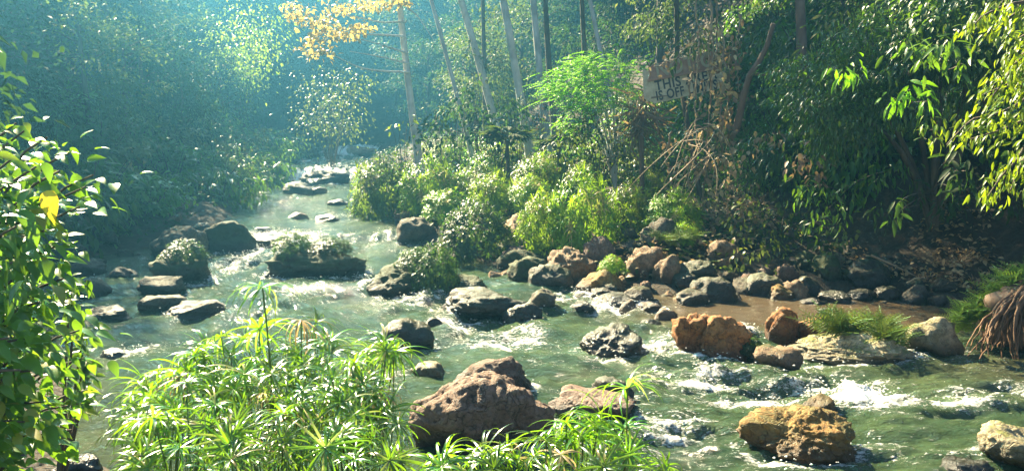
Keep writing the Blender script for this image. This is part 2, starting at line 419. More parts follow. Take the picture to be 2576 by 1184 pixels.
ROCKS = {}
def rk(key, *a, **k): ROCKS[key] = rock(*a, **k)
rk('near', 1045, 1392, 918, 1150, 'r_pink', 'large pinkish brown boulder with deep furrows between the two sedge clumps', depth=.8, seed=31, rough=.8, peak=.22, furrow=.12, cuts=7)
rk('nearback', 1145, 1335, 888, 1000, 'r_pink', 'brown rounded rock rising just behind the large furrowed pinkish boulder', depth=.8)
rk('flatb', 1380, 1600, 976, 1066, 'r_pink', 'low flat-topped brown rock touching the side of the furrowed boulder', flat=.5, depth=.7)
rk('darkb', 1485, 1592, 942, 1012, 'r_dark', 'small dark wet rock behind the low flat-topped brown rock')
rk('gold', 1862, 2135, 1016, 1160, 'r_gold', 'golden brown boulder with a pale sunlit crest standing alone in green water', depth=.8, seed=5, rough=.9, cuts=3)
rk('gold2', 2015, 2105, 988, 1044, 'r_gold', 'small brown rock half hidden behind the golden boulder with the pale crest')
rk('mossedge', 2468, 2640, 1060, 1176, 'r_moss', 'mossy yellow rock at the bottom corner where the river leaves the picture')
rk('lowedge', 2370, 2490, 1148, 1200, 'r_dark', 'low wet rock awash beside the mossy yellow corner rock')
rk('midflat', 1458, 1612, 812, 892, 'r_dark', 'dark humped rock alone in midstream below the white chute', seed=9)
rk('crag1', 1688, 1800, 778, 892, 'r_orange', 'craggy orange rock with a split face, beside the channel of white water', rough=2.0, seed=12)
rk('crag2', 1738, 1888, 788, 908, 'r_orange', 'large orange brown boulder with a dark shaded face leaning on the craggy split one', rough=1.6, seed=14, peak=-.1)
rk('upr', 1922, 2010, 768, 858, 'r_orange', 'upright egg-shaped orange rock at the mouth of the brown pool', seed=16, depth=.8)
rk('upr2', 1995, 2100, 793, 856, 'r_orange', 'squat reddish rock behind the upright egg-shaped orange one', seed=18)
rk('pale', 1888, 2012, 862, 932, 'r_tan', 'low cream coloured rock with a dark front in front of the egg-shaped one', seed=19)
rk('white', 1980, 2292, 828, 920, 'r_moss', 'long pale rock with yellow moss and a ridge of ferns on top', depth=.6, seed=21)
rk('sq', 2276, 2415, 790, 892, 'r_moss', 'squared mossy rock between the fern-topped rock and the root tangle', seed=22, depth=.7)
rk('pool', 2052, 2094, 768, 792, 'r_grey', 'small grey stone standing alone in the brown pool')
rk('cube', 1928, 2004, 710, 756, 'r_gold', 'blocky golden rock at the far edge of the brown pool', seed=25)
rk('dflat', 1424, 1502, 752, 784, 'r_dark', 'small dark oval stone in the water above the white chute')
rk('dm1', 1108, 1335, 718, 802, 'r_dark', 'long dark mossy rock in midstream with a stepped top', seed=27)
rk('dm2', 1262, 1362, 755, 812, 'r_dark', 'rounded dark stone at the downstream end of the long mossy rock')
rk('dm3', 1322, 1398, 722, 782, 'r_grey', 'tilted brown slab of rock beside the small dark oval stone', peak=.3)
rk('dm4', 1066, 1112, 793, 822, 'r_dark', 'tiny bluish wet stone at the upstream end of the long dark mossy rock')
rk('back', 950, 1094, 792, 880, 'r_dark', 'angular dark rock in the stream just past the tall sedge clump', seed=33)
rk('yel', 1030, 1120, 903, 950, 'r_moss', 'low yellowish rock between the tall sedge and the furrowed boulder')
rk('isl1', 912, 1095, 648, 742, 'r_mossd', 'mossy hump of the midstream island with grass on its back', seed=35)
rk('isl2', 1075, 1225, 688, 744, 'r_mossd', 'dark tapering end of the midstream island under the sedge tuft', seed=36)
rk('grass', 672, 922, 622, 700, 'r_mossd', 'broad dark rock capped with grass in the middle of the rapids', seed=38, depth=.6)
rk('l1', 382, 528, 638, 710, 'r_mossd', 'round dark mossy rock on the shaded bank beside the rapids', seed=40)
rk('l2', 350, 466, 693, 744, 'r_grey', 'grey slanting rock with a knobbly end below the round mossy one', peak=-.3)
rk('l3', 362, 470, 736, 782, 'r_grey', 'grey ribbed stone between the two slanting grey rocks')
rk('l4', 422, 585, 750, 800, 'r_grey', 'long grey rock sloping into the water opposite the midstream boulders', peak=.25)
rk('l5', 508, 646, 552, 634, 'r_mossd', 'large sloping rock on the shaded bank beside the little waterfall', seed=44)
rk('l6', 372, 525, 565, 655, 'r_grey', 'pale lichen covered rock under bushes on the shaded bank', dz=.1, seed=45)
rk('l7', 640, 720, 592, 622, 'r_dark', 'wet dark ledge the little waterfall spills over', flat=.5)
rk('u1', 748, 882, 426, 464, 'r_dark', 'large dark slab across the upper rapids', seed=47)
rk('u2', 712, 792, 455, 490, 'r_dark', 'dark rock below the slab of the upper rapids')
rk('u3', 778, 822, 468, 488, 'r_dark', 'small dark stone beside the rock below the upper slab')
rk('u4', 822, 878, 498, 516, 'r_dark', 'low dark stone in the calm pool beside the big sedge bush')
rk('u5', 722, 778, 532, 553, 'r_dark', 'low humped stone in the stream above the grass-capped rock')
rk('u6', 788, 852, 536, 556, 'r_dark', 'low flat stone next to the humped one above the grass-capped rock')
rk('u7', 632, 682, 568, 582, 'r_dark', 'thin dark stone awash above the little waterfall')
rk('u8', 648, 684, 486, 498, 'r_dark', 'tiny dark stone along the shaded bank upstream')
rk('u9', 732, 806, 356, 400, 'r_dark', 'big shadowy rock at the far head of the stream')
rk('u10', 868, 952, 366, 392, 'r_tan', 'brown rock with driftwood at the far sunny riffle')
rk('u11', 735, 800, 398, 410, 'r_dark', 'flat wet stone in the far riffle')
rk('b1', 982, 1104, 543, 616, 'r_grey', 'big pale-topped rock on the sunny bank below the sedge bush', seed=51)
rk('b2', 990, 1056, 528, 562, 'r_tan', 'brown rock tucked behind the big pale-topped rock')
rk('b3', 1374, 1524, 616, 712, 'r_tan', 'big rough brown rock under the tallest sedge bush', seed=53, rough=1.4)
rk('b4', 1448, 1575, 670, 738, 'r_gold', 'golden rock with a tuft of yellow grass on its shoulder', seed=54)
rk('b5', 1568, 1684, 612, 694, 'r_tan', 'pointed rock with a smooth sunlit pink slope', seed=55, dz=.1, peak=.15)
rk('b6', 1640, 1716, 634, 712, 'r_tan', 'upright tan rock leaning against the pointed one', dz=.1)
rk('b7', 1762, 1856, 598, 668, 'r_tan', 'peaked brown rock under the hanging vines', dz=.2, seed=57, peak=.2)
rk('b8', 1682, 1786, 678, 736, 'r_dark', 'dark stone with a white lichen patch among the bank boulders', seed=58)
rk('b9', 1700, 1784, 722, 768, 'r_grey', 'grey spotted stone at the water edge of the boulder bank')
rk('b10', 1772, 1834, 700, 740, 'r_grey', 'smooth pale grey stone among the dark bank stones')
rk('b11', 1838, 1934, 688, 724, 'r_tan', 'flat brown stone lying on the shaded bank')
rk('b12', 1900, 1954, 666, 702, 'r_pink', 'reddish stone on top of the flat brown bank stone', dz=.12)
rk('b13', 1558, 1648, 716, 764, 'r_grey', 'mottled stone at the foot of the golden grass-tufted rock')
rk('b14', 1498, 1612, 734, 770, 'r_dark', 'broad wet stone beside the white chute')
rk('b15', 1556, 1604, 750, 780, 'r_tan', 'first small rounded stone along the white chute')
rk('b16', 1598, 1668, 756, 782, 'r_tan', 'long smooth stone next along the white chute')
rk('b17', 1644, 1704, 770, 804, 'r_tan', 'ridged stone at the lower end of the white chute')
rk('b18', 1606, 1664, 798, 822, 'r_dark', 'wet stone washed by foam below the ridged stone')
rk('b19', 1248, 1385, 622, 690, 'r_mossd', 'mossy bank rock between the dark sedge bush and the rough brown rock', seed=69)
rk('b20', 1548, 1614, 566, 604, 'r_grey', 'pale block of stone behind the tallest sedge bush', dz=.15)
rk('b21', 1538, 1622, 598, 630, 'r_grey', 'flat pale stone in front of the pale block', dz=.1)
rk('b22', 1712, 1768, 580, 628, 'r_pink', 'crumbling reddish rock below the fern tuft', dz=.2)
rk('b23', 1480, 1560, 716, 745, 'r_grey', 'low stone wedged below the golden tufted rock')
rk('c1', 2014, 2082, 744, 768, 'r_dark', 'low dark stone at the pool edge next to the blocky golden rock')
rk('c2', 2058, 2136, 728, 764, 'r_dark', 'rounded dark stone along the shaded pool edge')
rk('c3', 2126, 2204, 722, 756, 'r_dark', 'flat shaded stone in the row along the dark bank')
rk('c4', 2196, 2266, 716, 758, 'r_dark', 'lumpy stone with a pale top under the undercut bank')
rk('c5', 2258, 2336, 712, 764, 'r_grey', 'olive stone at the mouth of the undercut')
rk('c6', 2336, 2386, 736, 772, 'r_grey', 'upright pale stone beside the squared mossy rock')
rk('c7', 1990, 2058, 690, 744, 'r_dark', 'dark leaning stone behind the blocky golden rock', dz=.05)
rk('d1', 196, 282, 698, 748, 'r_grey', 'blurred grey stone in the shaded backwater')
rk('d2', 220, 335, 765, 806, 'r_grey', 'low stone in the water beside the broad-leaved shrub')
rk('d3', 176, 262, 648, 692, 'r_grey', 'far grey stone of the shaded backwater')
rk('d4', 270, 352, 668, 705, 'r_grey', 'hazy stone at the head of the shaded backwater')
rk('d5', 150, 270, 1132, 1200, 'r_dark', 'dark wet stone under the broad-leaved shrub')
rk('d6', 250, 330, 870, 910, 'r_dark', 'low dark stone awash near the broad-leaved shrub')

# small stones packed between the boulders of the bank
PEB = [rock_mesh('stone', 1, .8, .6, 900+i, 4, M[m_], cuts=7, rough=1.4) for i, m_ in enumerate(['r_dark', 'r_grey', 'r_tan', 'r_dark', 'r_pink', 'r_mossd'])]
_rg = np.random.default_rng(4); _n = 0
while _n < 150:
    if _n < 112: x, y = _rg.uniform(-.5, 6.5), _rg.uniform(10.8, 15.5)
    else: x, y = _rg.uniform(-8.5, -5), _rg.uniform(10, 17)
    d_ = sdist([(x, y)], RIVER)[0]
    if not -.5 < d_ < (2.3 if _n < 112 else .8) or _rg.uniform() > math.exp(-max(0, d_)*.8): continue
    s_ = _rg.uniform(.1, .42)*(1.0 if _rg.uniform() > .25 else 1.9); o = link('stone', PEB[_rg.integers(0, 6)], None, (x, y, max(hz(x, y), zw(y)-.08)-.04*s_))
    o.scale = (s_, s_, s_*_rg.uniform(.7, 1.2)); o.rotation_euler = (_rg.uniform(-.3, .3), _rg.uniform(-.3, .3), _rg.uniform(0, 6.3)); _n += 1
    if x > -2: tag(o, 'small stone packed between the boulders of the sunny bank', 'stone', 'small stones of the boulder bank')
    else: tag(o, 'small stone along the edge of the shaded bank', 'stone', 'small stones of the shaded bank')

# ---------------------------------------------------------------- water
FOAM_SHEEN = [  # px, py, rx, ry, strength  (measured on the photo, turned into patches of foam, glitter and silvery sheen painted on the water)
    (2180, 1000, 130, 42, 1.15), (2060, 965, 120, 26, .6), (1250, 850, 170, 36, .62), (1450, 905, 170, 34, .45), (1560, 772, 110, 16, 1.1), (1490, 742, 45, 14, 1.0), (1750, 945, 200, 40, .7),
    (1900, 985, 140, 40, .55), (2450, 1025, 140, 18, .62), (2380, 1000, 80, 14, .6), (690, 606, 60, 14, 1.1), (600, 660, 90, 40, .52), (760, 735, 150, 40, .42), (810, 424, 60, 12, .8), (760, 455, 20, 14, .8),
    (900, 386, 60, 6, 1.0), (840, 400, 60, 8, .5), (960, 592, 70, 16, .3), (1000, 625, 60, 12, .35), (1000, 760, 110, 40, .55), (1880, 835, 50, 26, .7), (1650, 860, 110, 40, .55), (1700, 1080, 110, 70, .48),
    (2000, 1160, 200, 30, .42), (560, 790, 120, 26, .42), (360, 880, 110, 26, .42), (1400, 745, 40, 20, .6), (900, 545, 130, 14, .42), (690, 510, 60, 16, .4), (800, 600, 160, 16, .45), (1150, 815, 70, 22, .5), (1780, 890, 40, 20, .6), (2550, 990, 60, 14, .7), (690, 690, 60, 20, .42), (1000, 950, 60, 30, .3)]
def build_water():
    N, L = 470, 560
    ys = 3.2*np.exp(np.linspace(0, math.log(62/3.2), L))
    cen = np.linspace(0, 1, N)
    def edges(y):
        xl = np.interp(y, [3, 5, 7, 9, 11, 14, 17, 22, 30, 46, 62], [-4, -4.5, -5.5, -7.5, -9.8, -9.8, -8.3, -8.6, -10, -14, -17])
        xr = np.interp(y, [3, 8, 9, 10, 11.5, 12.5, 14, 17, 22, 30, 46, 62], [13, 13, 9, 8, 7.2, 4.5, 1.5, 0, -2, -4.3, -6, -7])
        return xl, xr
    xl, xr = edges(ys); X = xl[:, None]+(xr-xl)[:, None]*cen[None]; Y = np.repeat(ys[:, None], N, 1)
    P = np.stack([X.ravel(), Y.ravel()], 1); x, y = P[:, 0], P[:, 1]
    # flow direction: down the valley, bending to +x near the camera
    fy = np.interp(y, [3, 6, 9, 13, 20, 60], [.12, -.12, -.45, -.8, -1, -1]); fx = np.interp(y, [3, 6, 9, 13, 20, 60], [1, 1, .9, .62, .35, .2])
    n_ = np.hypot(fx, fy); fx, fy = fx/n_, fy/n_
    s = x*fx+y*fy; t = -x*fy+y*fx
    foam = np.zeros(len(P)); turb = np.full(len(P), .5)
    for px, py, rx, ry, st in FOAM_SHEEN:
        c = onwater(px, py); dist = c[1]
        ax = rx/FD*dist; ay = ry*dist*dist/(FD*max(.8, CAM_H-c[2]))
        g = np.exp(-((x-c[0])/ax)**2-((y-c[1])/ay)**2)
        foam = np.maximum(foam, st*g); turb = turb+.9*min(st, 1)*g
    wake = np.zeros(len(P))
    for o, c, wx, dy, h in ROCKS.values():
        if sdist(c[None, :2], RIVER)[0] > .3: continue
        ex = np.hypot((x-c[0])/(wx*.5+.02), (y-c[1])/(dy*.5+.02))
        ring = np.exp(-((ex-1.02)/.13)**2)
        wake = np.maximum(wake, .55*ring*min(1, h*3))
        # tail downstream
        a = (x-c[0])*fx+(y-c[1])*fy; b = -(x-c[0])*fy+(y-c[1])*fx
        tail = np.exp(-(b/(wx*.45))**2)*np.clip(a/(wx*.5), 0, 1)*np.exp(-np.clip(a, 0, 9)/(wx*1.4))
        foam = np.maximum(foam, .42*tail*min(1, h*3)); turb = turb+.3*tail
    calm = np.clip(np.exp(-((x-4.2)/2.6)**4-((y-10.6)/1.1)**4), 0, 1)
    calm = np.maximum(calm, np.exp(-((x+4.6)/1.6)**2-((y-21)/3.2)**2))
    turb *= 1-.8*calm
    q = np.stack([s*.9, t*2.1, x*0], 1); q2 = np.stack([s*2.6, t*5.2, x*0], 1)
    far = np.clip(y/12, .6, 2.5)
    wv = .075*fbm(q, 3, 21)+.05*fbm(q2, 3, 31)
    rid = 1-np.abs(fbm(np.stack([s*1.5+.5*fbm(q*.7, 2, 5), t*3.4, x*0+2], 1), 4, 41))
    fine = fbm(np.stack([s*7, t*13, x*0], 1), 3, 51)
    z = zw(y)+turb*(wv+.045*(rid-.7)+.018*fine)
    z += .045*np.clip(foam, 0, 1)*(.5+fbm(np.stack([s*3, t*4, x*0+7], 1), 3, 61))
    streak = fbm(np.stack([s*1.3, t*6.5, x*0+4], 1), 4, 71)
    f = foam*(.55+.75*np.clip(rid, 0, 1)*1.0)+.35*foam*streak+.28*foam*fine+wake*(.7+.6*fine)
    f += .30*np.clip(turb, 0, 1.5)*np.clip(streak-.1, 0, 1)*(1-calm)
    # little waterfalls read white where the surface is steep
    steep = (np.abs(np.interp(y, [16.1, 16.35, 16.7, 17], [0, 1, 1, 0]))*np.exp(-((x+4.9)/.7)**2)
             + np.interp(y, [29.6, 30.2, 30.9, 31.3], [0, .9, .9, 0]) + np.interp(y, [43, 43.6, 44.6, 45.2], [0, 1, 1, 0]))
    f += steep*(.55+.5*fbm(np.stack([x*5, y*.7, x*0], 1), 3, 81))
    # white drops over the broken water, standing in for sun sparkle and spray
    rg = np.random.default_rng(88); pw = np.clip(f-.45, 0, 1)*(y < 20)*(y > 4)*(x < 11)*np.gradient(ys)[np.arange(len(P))//N]; k = rg.choice(len(P), 5200, p=pw/pw.sum())
    OC = np.array([(1, 0, 0), (0, 1, 0), (-1, 0, 0), (0, -1, 0), (0, 0, 1), (0, 0, -1)], float); OF = np.array([(0, 1, 4), (1, 2, 4), (2, 3, 4), (3, 0, 4), (1, 0, 5), (2, 1, 5), (3, 2, 5), (0, 3, 5)])
    C = np.column_stack([P[k]+rg.normal(size=(5200, 2))*.04, z[k]+np.abs(rg.normal(size=5200))*.035]); rs = rg.uniform(.003, .011, 5200)
    SV = (C[:, None]+OC[None]*rs[:, None, None]*[1.5, 1, .8]).reshape(-1, 3); SF = (OF[None]+np.arange(5200)[:, None, None]*6).reshape(-1, 3)
    ms, ns, bs, os_ = newmat('sparkle_drops'); bs.inputs['Base Color'].default_value = (.75, .77, .74, 1); bs.inputs['Roughness'].default_value = .2
    tag(link('sparkle_spray', mesh_np('sparkle_spray', SV, [SF], ms)), 'white drops standing in for sparkle and spray over the rapids', 'spray', kind='stuff')
    V = np.column_stack([P, z]); i = np.arange(L-1)[:, None]*N+np.arange(N-1)[None]
    F = np.stack([i, i+1, i+N+1, i+N], -1).reshape(-1, 4)
    sd = sdist(P, RIVER); keep = (sd < .9)[F].any(1); F = F[keep]
    shallow = np.clip(1.3*calm*(y < 15)+.5*np.exp(-((x-5.8)/1.6)**2-((y-7.8)/.8)**2)+np.clip(1+sd/.4, 0, 1)*.25, 0, 1)
    mt, nt, b, o = newmat('river_water')
    tc = nt.nodes.new('ShaderNodeTexCoord')
    af = nd(nt, 'ShaderNodeAttribute', attribute_name='foam'); ash = nd(nt, 'ShaderNodeAttribute', attribute_name='shallow')
    def noise(sc, det=6, rg=.6, mp=None):
        qn = nd(nt, 'ShaderNodeTexNoise'); qn.inputs['Scale'].default_value = sc; qn.inputs['Detail'].default_value = det; qn.inputs['Roughness'].default_value = rg
        qn.inputs['Distortion'].default_value = .6
        nt.links.new(tc.outputs['Object'], qn.inputs['Vector']); return qn.outputs['Fac']
    mp = nt.nodes.new('ShaderNodeMapping'); mp.inputs['Scale'].default_value = (.55, 1.5, 1); mp.inputs['Rotation'].default_value = (0, 0, R(25)); nt.links.new(tc.outputs['Object'], mp.inputs[0]); tcs = tc
    class _T: outputs = {'Object': mp.outputs[0]}
    tc = _T
    nA, nB, nC = noise(1.1), noise(11, 6, .65), noise(46, 5, .7)
    col = mixc(nt, ramp(nt, nA, [(.35, 0.), (.65, 1.)]), (.020, .040, .018), (.058, .088, .034))
    col = mixc(nt, ash.outputs['Fac'], col, (.085, .062, .034))
    br = math_(nt, 'ADD', af.outputs['Fac'], math_(nt, 'MULTIPLY', math_(nt, 'SUBTRACT', nB, .5), 2.0))
    br = math_(nt, 'ADD', br, math_(nt, 'MULTIPLY', math_(nt, 'SUBTRACT', nC, .5), 2.4))
    fk = ramp(nt, br, [(.52, 0.), (.66, .6), (.95, 1.)])
    milky = ramp(nt, af.outputs['Fac'], [(.2, 0.), (1., .2)])
    col = mixc(nt, milky, col, (.26, .34, .26))
    col = mixc(nt, fk, col, (.74, .76, .72))
    nt.links.new(col, b.inputs['Base Color'])
    nt.links.new(math_(nt, 'MULTIPLY_ADD', fk, .45, .04), b.inputs['Roughness'])
    b.inputs['IOR'].default_value = 1.33
    bp = nt.nodes.new('ShaderNodeBump'); bp.inputs['Strength'].default_value = 1.0; bp.inputs['Distance'].default_value = .045
    h = math_(nt, 'ADD', nB, math_(nt, 'MULTIPLY', nC, .4)); h = math_(nt, 'ADD', h, math_(nt, 'MULTIPLY', fk, .4))
    nt.links.new(h, bp.inputs['Height']); nt.links.new(bp.outputs[0], b.inputs['Normal'])
    tag(link('river_water', mesh_np('river_water', V, [F], mt, attrs={'foam': f, 'shallow': shallow})), kind='structure')
build_water()

# ---------------------------------------------------------------- foliage makers
def foliage(g, cen, rad, ncl, per, size, tmpl=T_DIA, droop=.4, shell=.45, clr=.28, rng=RNG, lo=-1.0, flatten=.55, tbias=0.0):
    """clumps of leaves through an uneven ellipsoid."""
    cen = np.asarray(cen, float); rad = np.asarray(rad, float)
    u = unit(rng.normal(size=(ncl*3, 3))); u = u[u[:, 2] > lo][:ncl]
    rr = rng.uniform(shell**2, 1, len(u))**.5*(1+.22*fbm(u*1.7+rng.uniform(0, 50), 2, 3))
    C = u*rr[:, None]
    P = np.repeat(C, per, 0); k = rng.normal(size=P.shape)*clr*np.array([1, 1, flatten])
    s_ = np.repeat(rng.uniform(.6, 1.25, len(C)), per)[:, None]
    P = P+k*s_
    out = unit(P+k*1.2)
    d = out*.75+rng.normal(size=P.shape)*.55; d[:, 2] -= droop
    up = np.tile([0., 0, 1.], (len(P), 1))*1.0+out*.5+rng.normal(size=P.shape)*.38
    t = np.clip(np.repeat(rng.uniform(0.1, .8, len(C)), per)+rng.normal(size=len(P))*.16+tbias, 0, 1)
    g.inst(tmpl, cen+P*rad, d, up, size*rng.uniform(.6, 1.3, len(P)), t)

def whorl_geo(g, n, L, w_, rng, segs=5, origin=(0, 0, 0), axis=(0, 0, 1), e0=(25, 60), bend=(60, 120), two=True, t=None):
    """umbrella of arching blades."""
    ax = unit(axis); a = unit(np.cross(ax, [.3, .9, .1])); b = np.cross(ax, a); o = np.asarray(origin, float)
    for i in range(n):
        ph = 2*math.pi*(i+rng.uniform(-.35, .35))/n; rad = a*math.cos(ph)+b*math.sin(ph)
        side = np.cross(ax, rad); e = R(rng.uniform(*e0)); bd = R(rng.uniform(*bend)); l = L*rng.uniform(.7, 1.15)
        p = o+rad*.004; Vv = []; ti = rng.uniform(0, 1) if t is None else t
        tw = rng.uniform(-.5, .5)
        for k in range(segs+1):
            f = k/segs; el = e-bd*f**1.25; dd = rad*math.cos(el)+ax*math.sin(el)
            nr = -rad*math.sin(el)+ax*math.cos(el)
            sd = side*math.cos(tw*f)+nr*math.sin(tw*f)
            hw = w_*.5*(min(1, .35+f*3.2))*(1-f**2.6)+.0006
            Vv += [p-sd*hw+nr*hw*.25, p, p+sd*hw+nr*hw*.25] if two else [p-sd*hw, p+sd*hw]
            p = p+dd*l/segs
        F = []
        for k in range(segs):
            if two: q = 3*k; F += [(q, q+1, q+4, q+3), (q+1, q+2, q+5, q+4)]
            else: q = 2*k; F += [(q, q+1, q+3, q+2)]
        g.add(Vv, F, ti)

def sedge_bush_meshes(name, nwh, rng, L=.27, mat='sedge_far', stemmat='stem'):
    """dome of umbrella whorls on thin stems, rooted round the origin (unit radius and height)."""
    g, st = Geo(), Geo()
    for i in range(nwh):
        u = unit(rng.normal(size=3)); u[2] = abs(u[2]); rr = rng.uniform(.30, 1.0)**.33
        tip = u*rr*np.array([1, 1, .92])*(1+.16*fbm((u*2+rng.integers(0, 2))[None], 2, 4)[0]); tip[2] = max(tip[2], .06)
        base = tip*np.array([.3, .3, 0]); mid = base*.6+tip*.4+np.array([0, 0, .25*tip[2]])
        pts = np.array([(1-f)**2*base+2*f*(1-f)*mid+f*f*tip for f in np.linspace(0, 1, 5)])
        if i % 3 == 0: st.tube(pts, np.linspace(.006, .004, 5), 4, rng.uniform(.2, .9))
        ax = unit(u+np.array([0, -.1, .55]))
        whorl_geo(g, rng.integers(10, 16), L*rng.uniform(.7, 1.25), .03, rng, 3, tip, ax, (0, 50), (40, 110), False, np.clip(rng.normal(.5, .27), 0, 1))
    return g.mesh(name+'_leaves', M[mat]), st.mesh(name+'_stems', M[stemmat])

# ---------------------------------------------------------------- sedge bushes along the sunny bank
SB = {}
for i in range(3):
    SB['a%d' % i] = sedge_bush_meshes('sedge', 190, np.random.default_rng(100+i))
SB['d0'] = sedge_bush_meshes('dark_sedge', 230, np.random.default_rng(110), .2, 'sedge_dark')
SB['d1'] = sedge_bush_meshes('dark_sedge', 200, np.random.default_rng(111), .2, 'sedge_dark')
def sedge_bush(x0, x1, yt, yb, var, label, dz=.1, name='sedge_bush', ground=True, rz=None):
    b = onbank((x0+x1)/2, yb, .03); wx = (x1-x0)/FD*b[1]; yc = b[1]+wx*.3
    k = ray((x0+x1)/2, yt); zt = CAM_H+k[2]*yc/k[1]
    xc = ray((x0+x1)/2, yb)[0]/ray((x0+x1)/2, yb)[1]*yc
    zb = min(hz(xc, yc), b[2]+.25)
    h = max(.15, zt-zb)
    t = thing(name, label, 'sedge', (xc, yc, zb-.03), random.uniform(-.5, .5) if rz is None else rz, 'umbrella sedge along the banks')
    s = (wx*.56, wx*.56, h*1.05)
    lv = link('leaves', SB[var][0], t); lv.scale = s
    sm = link('stems', SB[var][1], t); sm.scale = s
    return t
SBL = [
    (878, 1062, 385, 545, 'a0', 'pale sunlit sedge bush at the water edge, beside the calm upstream pool'),
    (1010, 1168, 388, 540, 'a1', 'shady half of the sedge bush pair beside the upstream pool'),
    (1060, 1150, 365, 430, 'a2', 'tan-tipped sedge rising behind the pale bush pair'),
    (1140, 1290, 405, 520, 'a1', 'sedge bush behind the dark round one on the sunny bank'),
    (1185, 1330, 362, 450, 'a2', 'golden-tipped sedge at the foot of the pale trunks'),
    (1290, 1440, 380, 500, 'a0', 'sedge bush below the little fan palm'),
    (1106, 1296, 500, 662, 'd0', 'dark round sedge bush at the water edge of the sunny bank'),
    (1296, 1430, 480, 640, 'a2', 'flank of the tallest sedge bush with drooping tan blades'),
    (1380, 1560, 418, 645, 'a1', 'tallest bright sedge bush standing over the rough brown rock'),
    (1520, 1650, 450, 580, 'a0', 'sedge under the bright feathery shrub'),
    (1630, 1770, 468, 590, 'a1', 'sedge below the warning board'),
    (1420, 1520, 400, 500, 'a0', 'sedge crown behind the tallest bush'),
    (1060, 1200, 470, 560, 'a0', 'sedge filling the gap between the pale pair and the dark round bush'), (1270, 1400, 440, 560, 'a2', 'tan-bladed sedge in the middle of the sunny bank'), (1180, 1300, 430, 540, 'a0', 'mid-height sedge above the dark round bush'), (1340, 1450, 380, 470, 'a1', 'high sedge on the bank under the olive shrub'), (1580, 1700, 430, 540, 'a2', 'bright sedge under the dead palm'),
    (1245, 1320, 590, 660, 'a2', 'low yellowish sedge beside the dark round bush'),
    (1500, 1570, 560, 630, 'd1', 'small dark sedge next to the pale block of stone')]
for a in SBL: sedge_bush(*a)
def tuft_on(key, fx, fy, wx, h, var, label, name='sedge_tuft', cat='sedge', up=.85):
    o, c, rw, rd, rh = ROCKS[key]
    t = thing(name, label, cat, (c[0]+fx*rw, c[1]+fy*rd, c[2]+rh*up), random.uniform(0, 6), 'umbrella sedge along the banks')
    for nm, me in (('leaves', SB[var][0]), ('stems', SB[var][1])):
        q = link(nm, me, t); q.scale = (wx, wx, h)
tuft_on('isl2', -.35, 0, .42, .72, 'd0', 'dark sedge tuft growing on the midstream island', up=.25)
tuft_on('isl1', .25, .1, .35, .35, 'd1', 'low grass on the mossy hump of the midstream island', up=.65)
tuft_on('grass', -.25, .1, .38, .42, 'd1', 'dark grass tuft on the cap of the broad rapids rock', up=.7)
tuft_on('grass', .12, .15, .40, .26, 'd0', 'short grass along the top of the broad rapids rock', up=.8)
tuft_on('l1', .05, .1, .40, .35, 'd0', 'dark fern-like sedge over the round mossy rock on the shaded bank', up=.75)
tuft_on('b4', .22, .1, .22, .26, 'a2', 'yellow grass tuft on the shoulder of the golden rock', up=.75)
tuft_on('b22', -.45, -.1, .25, .38, 'a1', 'sunlit sedge tuft over the crumbling reddish rock', up=.3)
tuft_on('crag2', .4, 0, .2, .2, 'd0', 'dark weed at the foot of the large orange brown boulder', up=.1)

# ---------------------------------------------------------------- near sedge clumps
WH = []
for i in range(7):
    g = Geo(); r_ = np.random.default_rng(200+i)
    whorl_geo(g, int(r_.integers(16, 25)), .19, .0098, r_, 7, e0=(-15, 42), bend=(60, 135))
    WH.append(g.mesh('leaf_whorl', M['sedge']))
g = Geo(); whorl_geo(g, 15, .17, .009, np.random.default_rng(290), 7, e0=(-50, 20), bend=(50, 120)); WH.append(g.mesh('leaf_whorl', M['dead']))
STK = []
for i in range(4):
    g = Geo(); r_ = np.random.default_rng(240+i); a = r_.uniform(0, 6); f = np.linspace(0, 1, 9)
    P = np.column_stack([.09*f**2*math.cos(a), .09*f**2*math.sin(a), f]); g.tube(P, np.linspace(.0042, .0028, 9), 6, .3)
    STK.append((g.mesh('stalk', M['stem']), P[-1], unit(P[-1]-P[-2])))
def near_clump(label, x, y, tips, group=None):
    t = thing('umbrella_sedge', label, 'sedge', (x, y, hz(x, y)-.03), 0, group)
    z0 = hz(x, y)-.03
    for k, (tx, ty, tz, sc) in enumerate(tips):
        sc *= random.uniform(.75, 1.2)
        me, end, dr = STK[k % 4]
        base = Vector((x+(tx-x)*.35, y+(ty-y)*.35, z0)); tip = Vector((tx, ty, tz)); ax = tip-base
        q = Vector(end).rotation_difference(ax); s = ax.length/Vector(end).length
        st = link('stalk', me, t); st.rotation_mode = 'QUATERNION'; st.rotation_quaternion = q
        st.location = base-Vector((x, y, z0)); st.scale = (1, 1, 1); st.scale = (s, s, s)
        wv = link('leaf_whorl', WH[random.randrange(7) if random.random() > .05 else 7], st)
        wv.location = Vector(end)
        wv.rotation_euler = (random.uniform(-.6, .6), random.uniform(-.6, .6), random.uniform(0, 6.28))
        wv.scale = (sc/s,)*3
rr = np.random.default_rng(77)
def tips_in(n, x0, x1, ytop, ybot, Y0, Y1, prof, sc=(1, 1.35)):
    out = []
    for i in range(n):
        px = rr.uniform(x0, x1); f = rr.uniform(0, 1)**.8
        yt = prof(px); py = yt+(ybot-yt)*f
        Y = Y1+(Y0-Y1)*f+rr.uniform(-.25, .25)
        p = at(px, py, Y); out.append((p[0], p[1], max(p[2], .45), rr.uniform(*sc)*(1-.35*f)))
    return out
prof1 = lambda px: np.interp(px, [290, 330, 420, 520, 600, 680, 800, 900, 1000, 1060], [1010, 960, 925, 850, 800, 775, 785, 815, 855, 900])
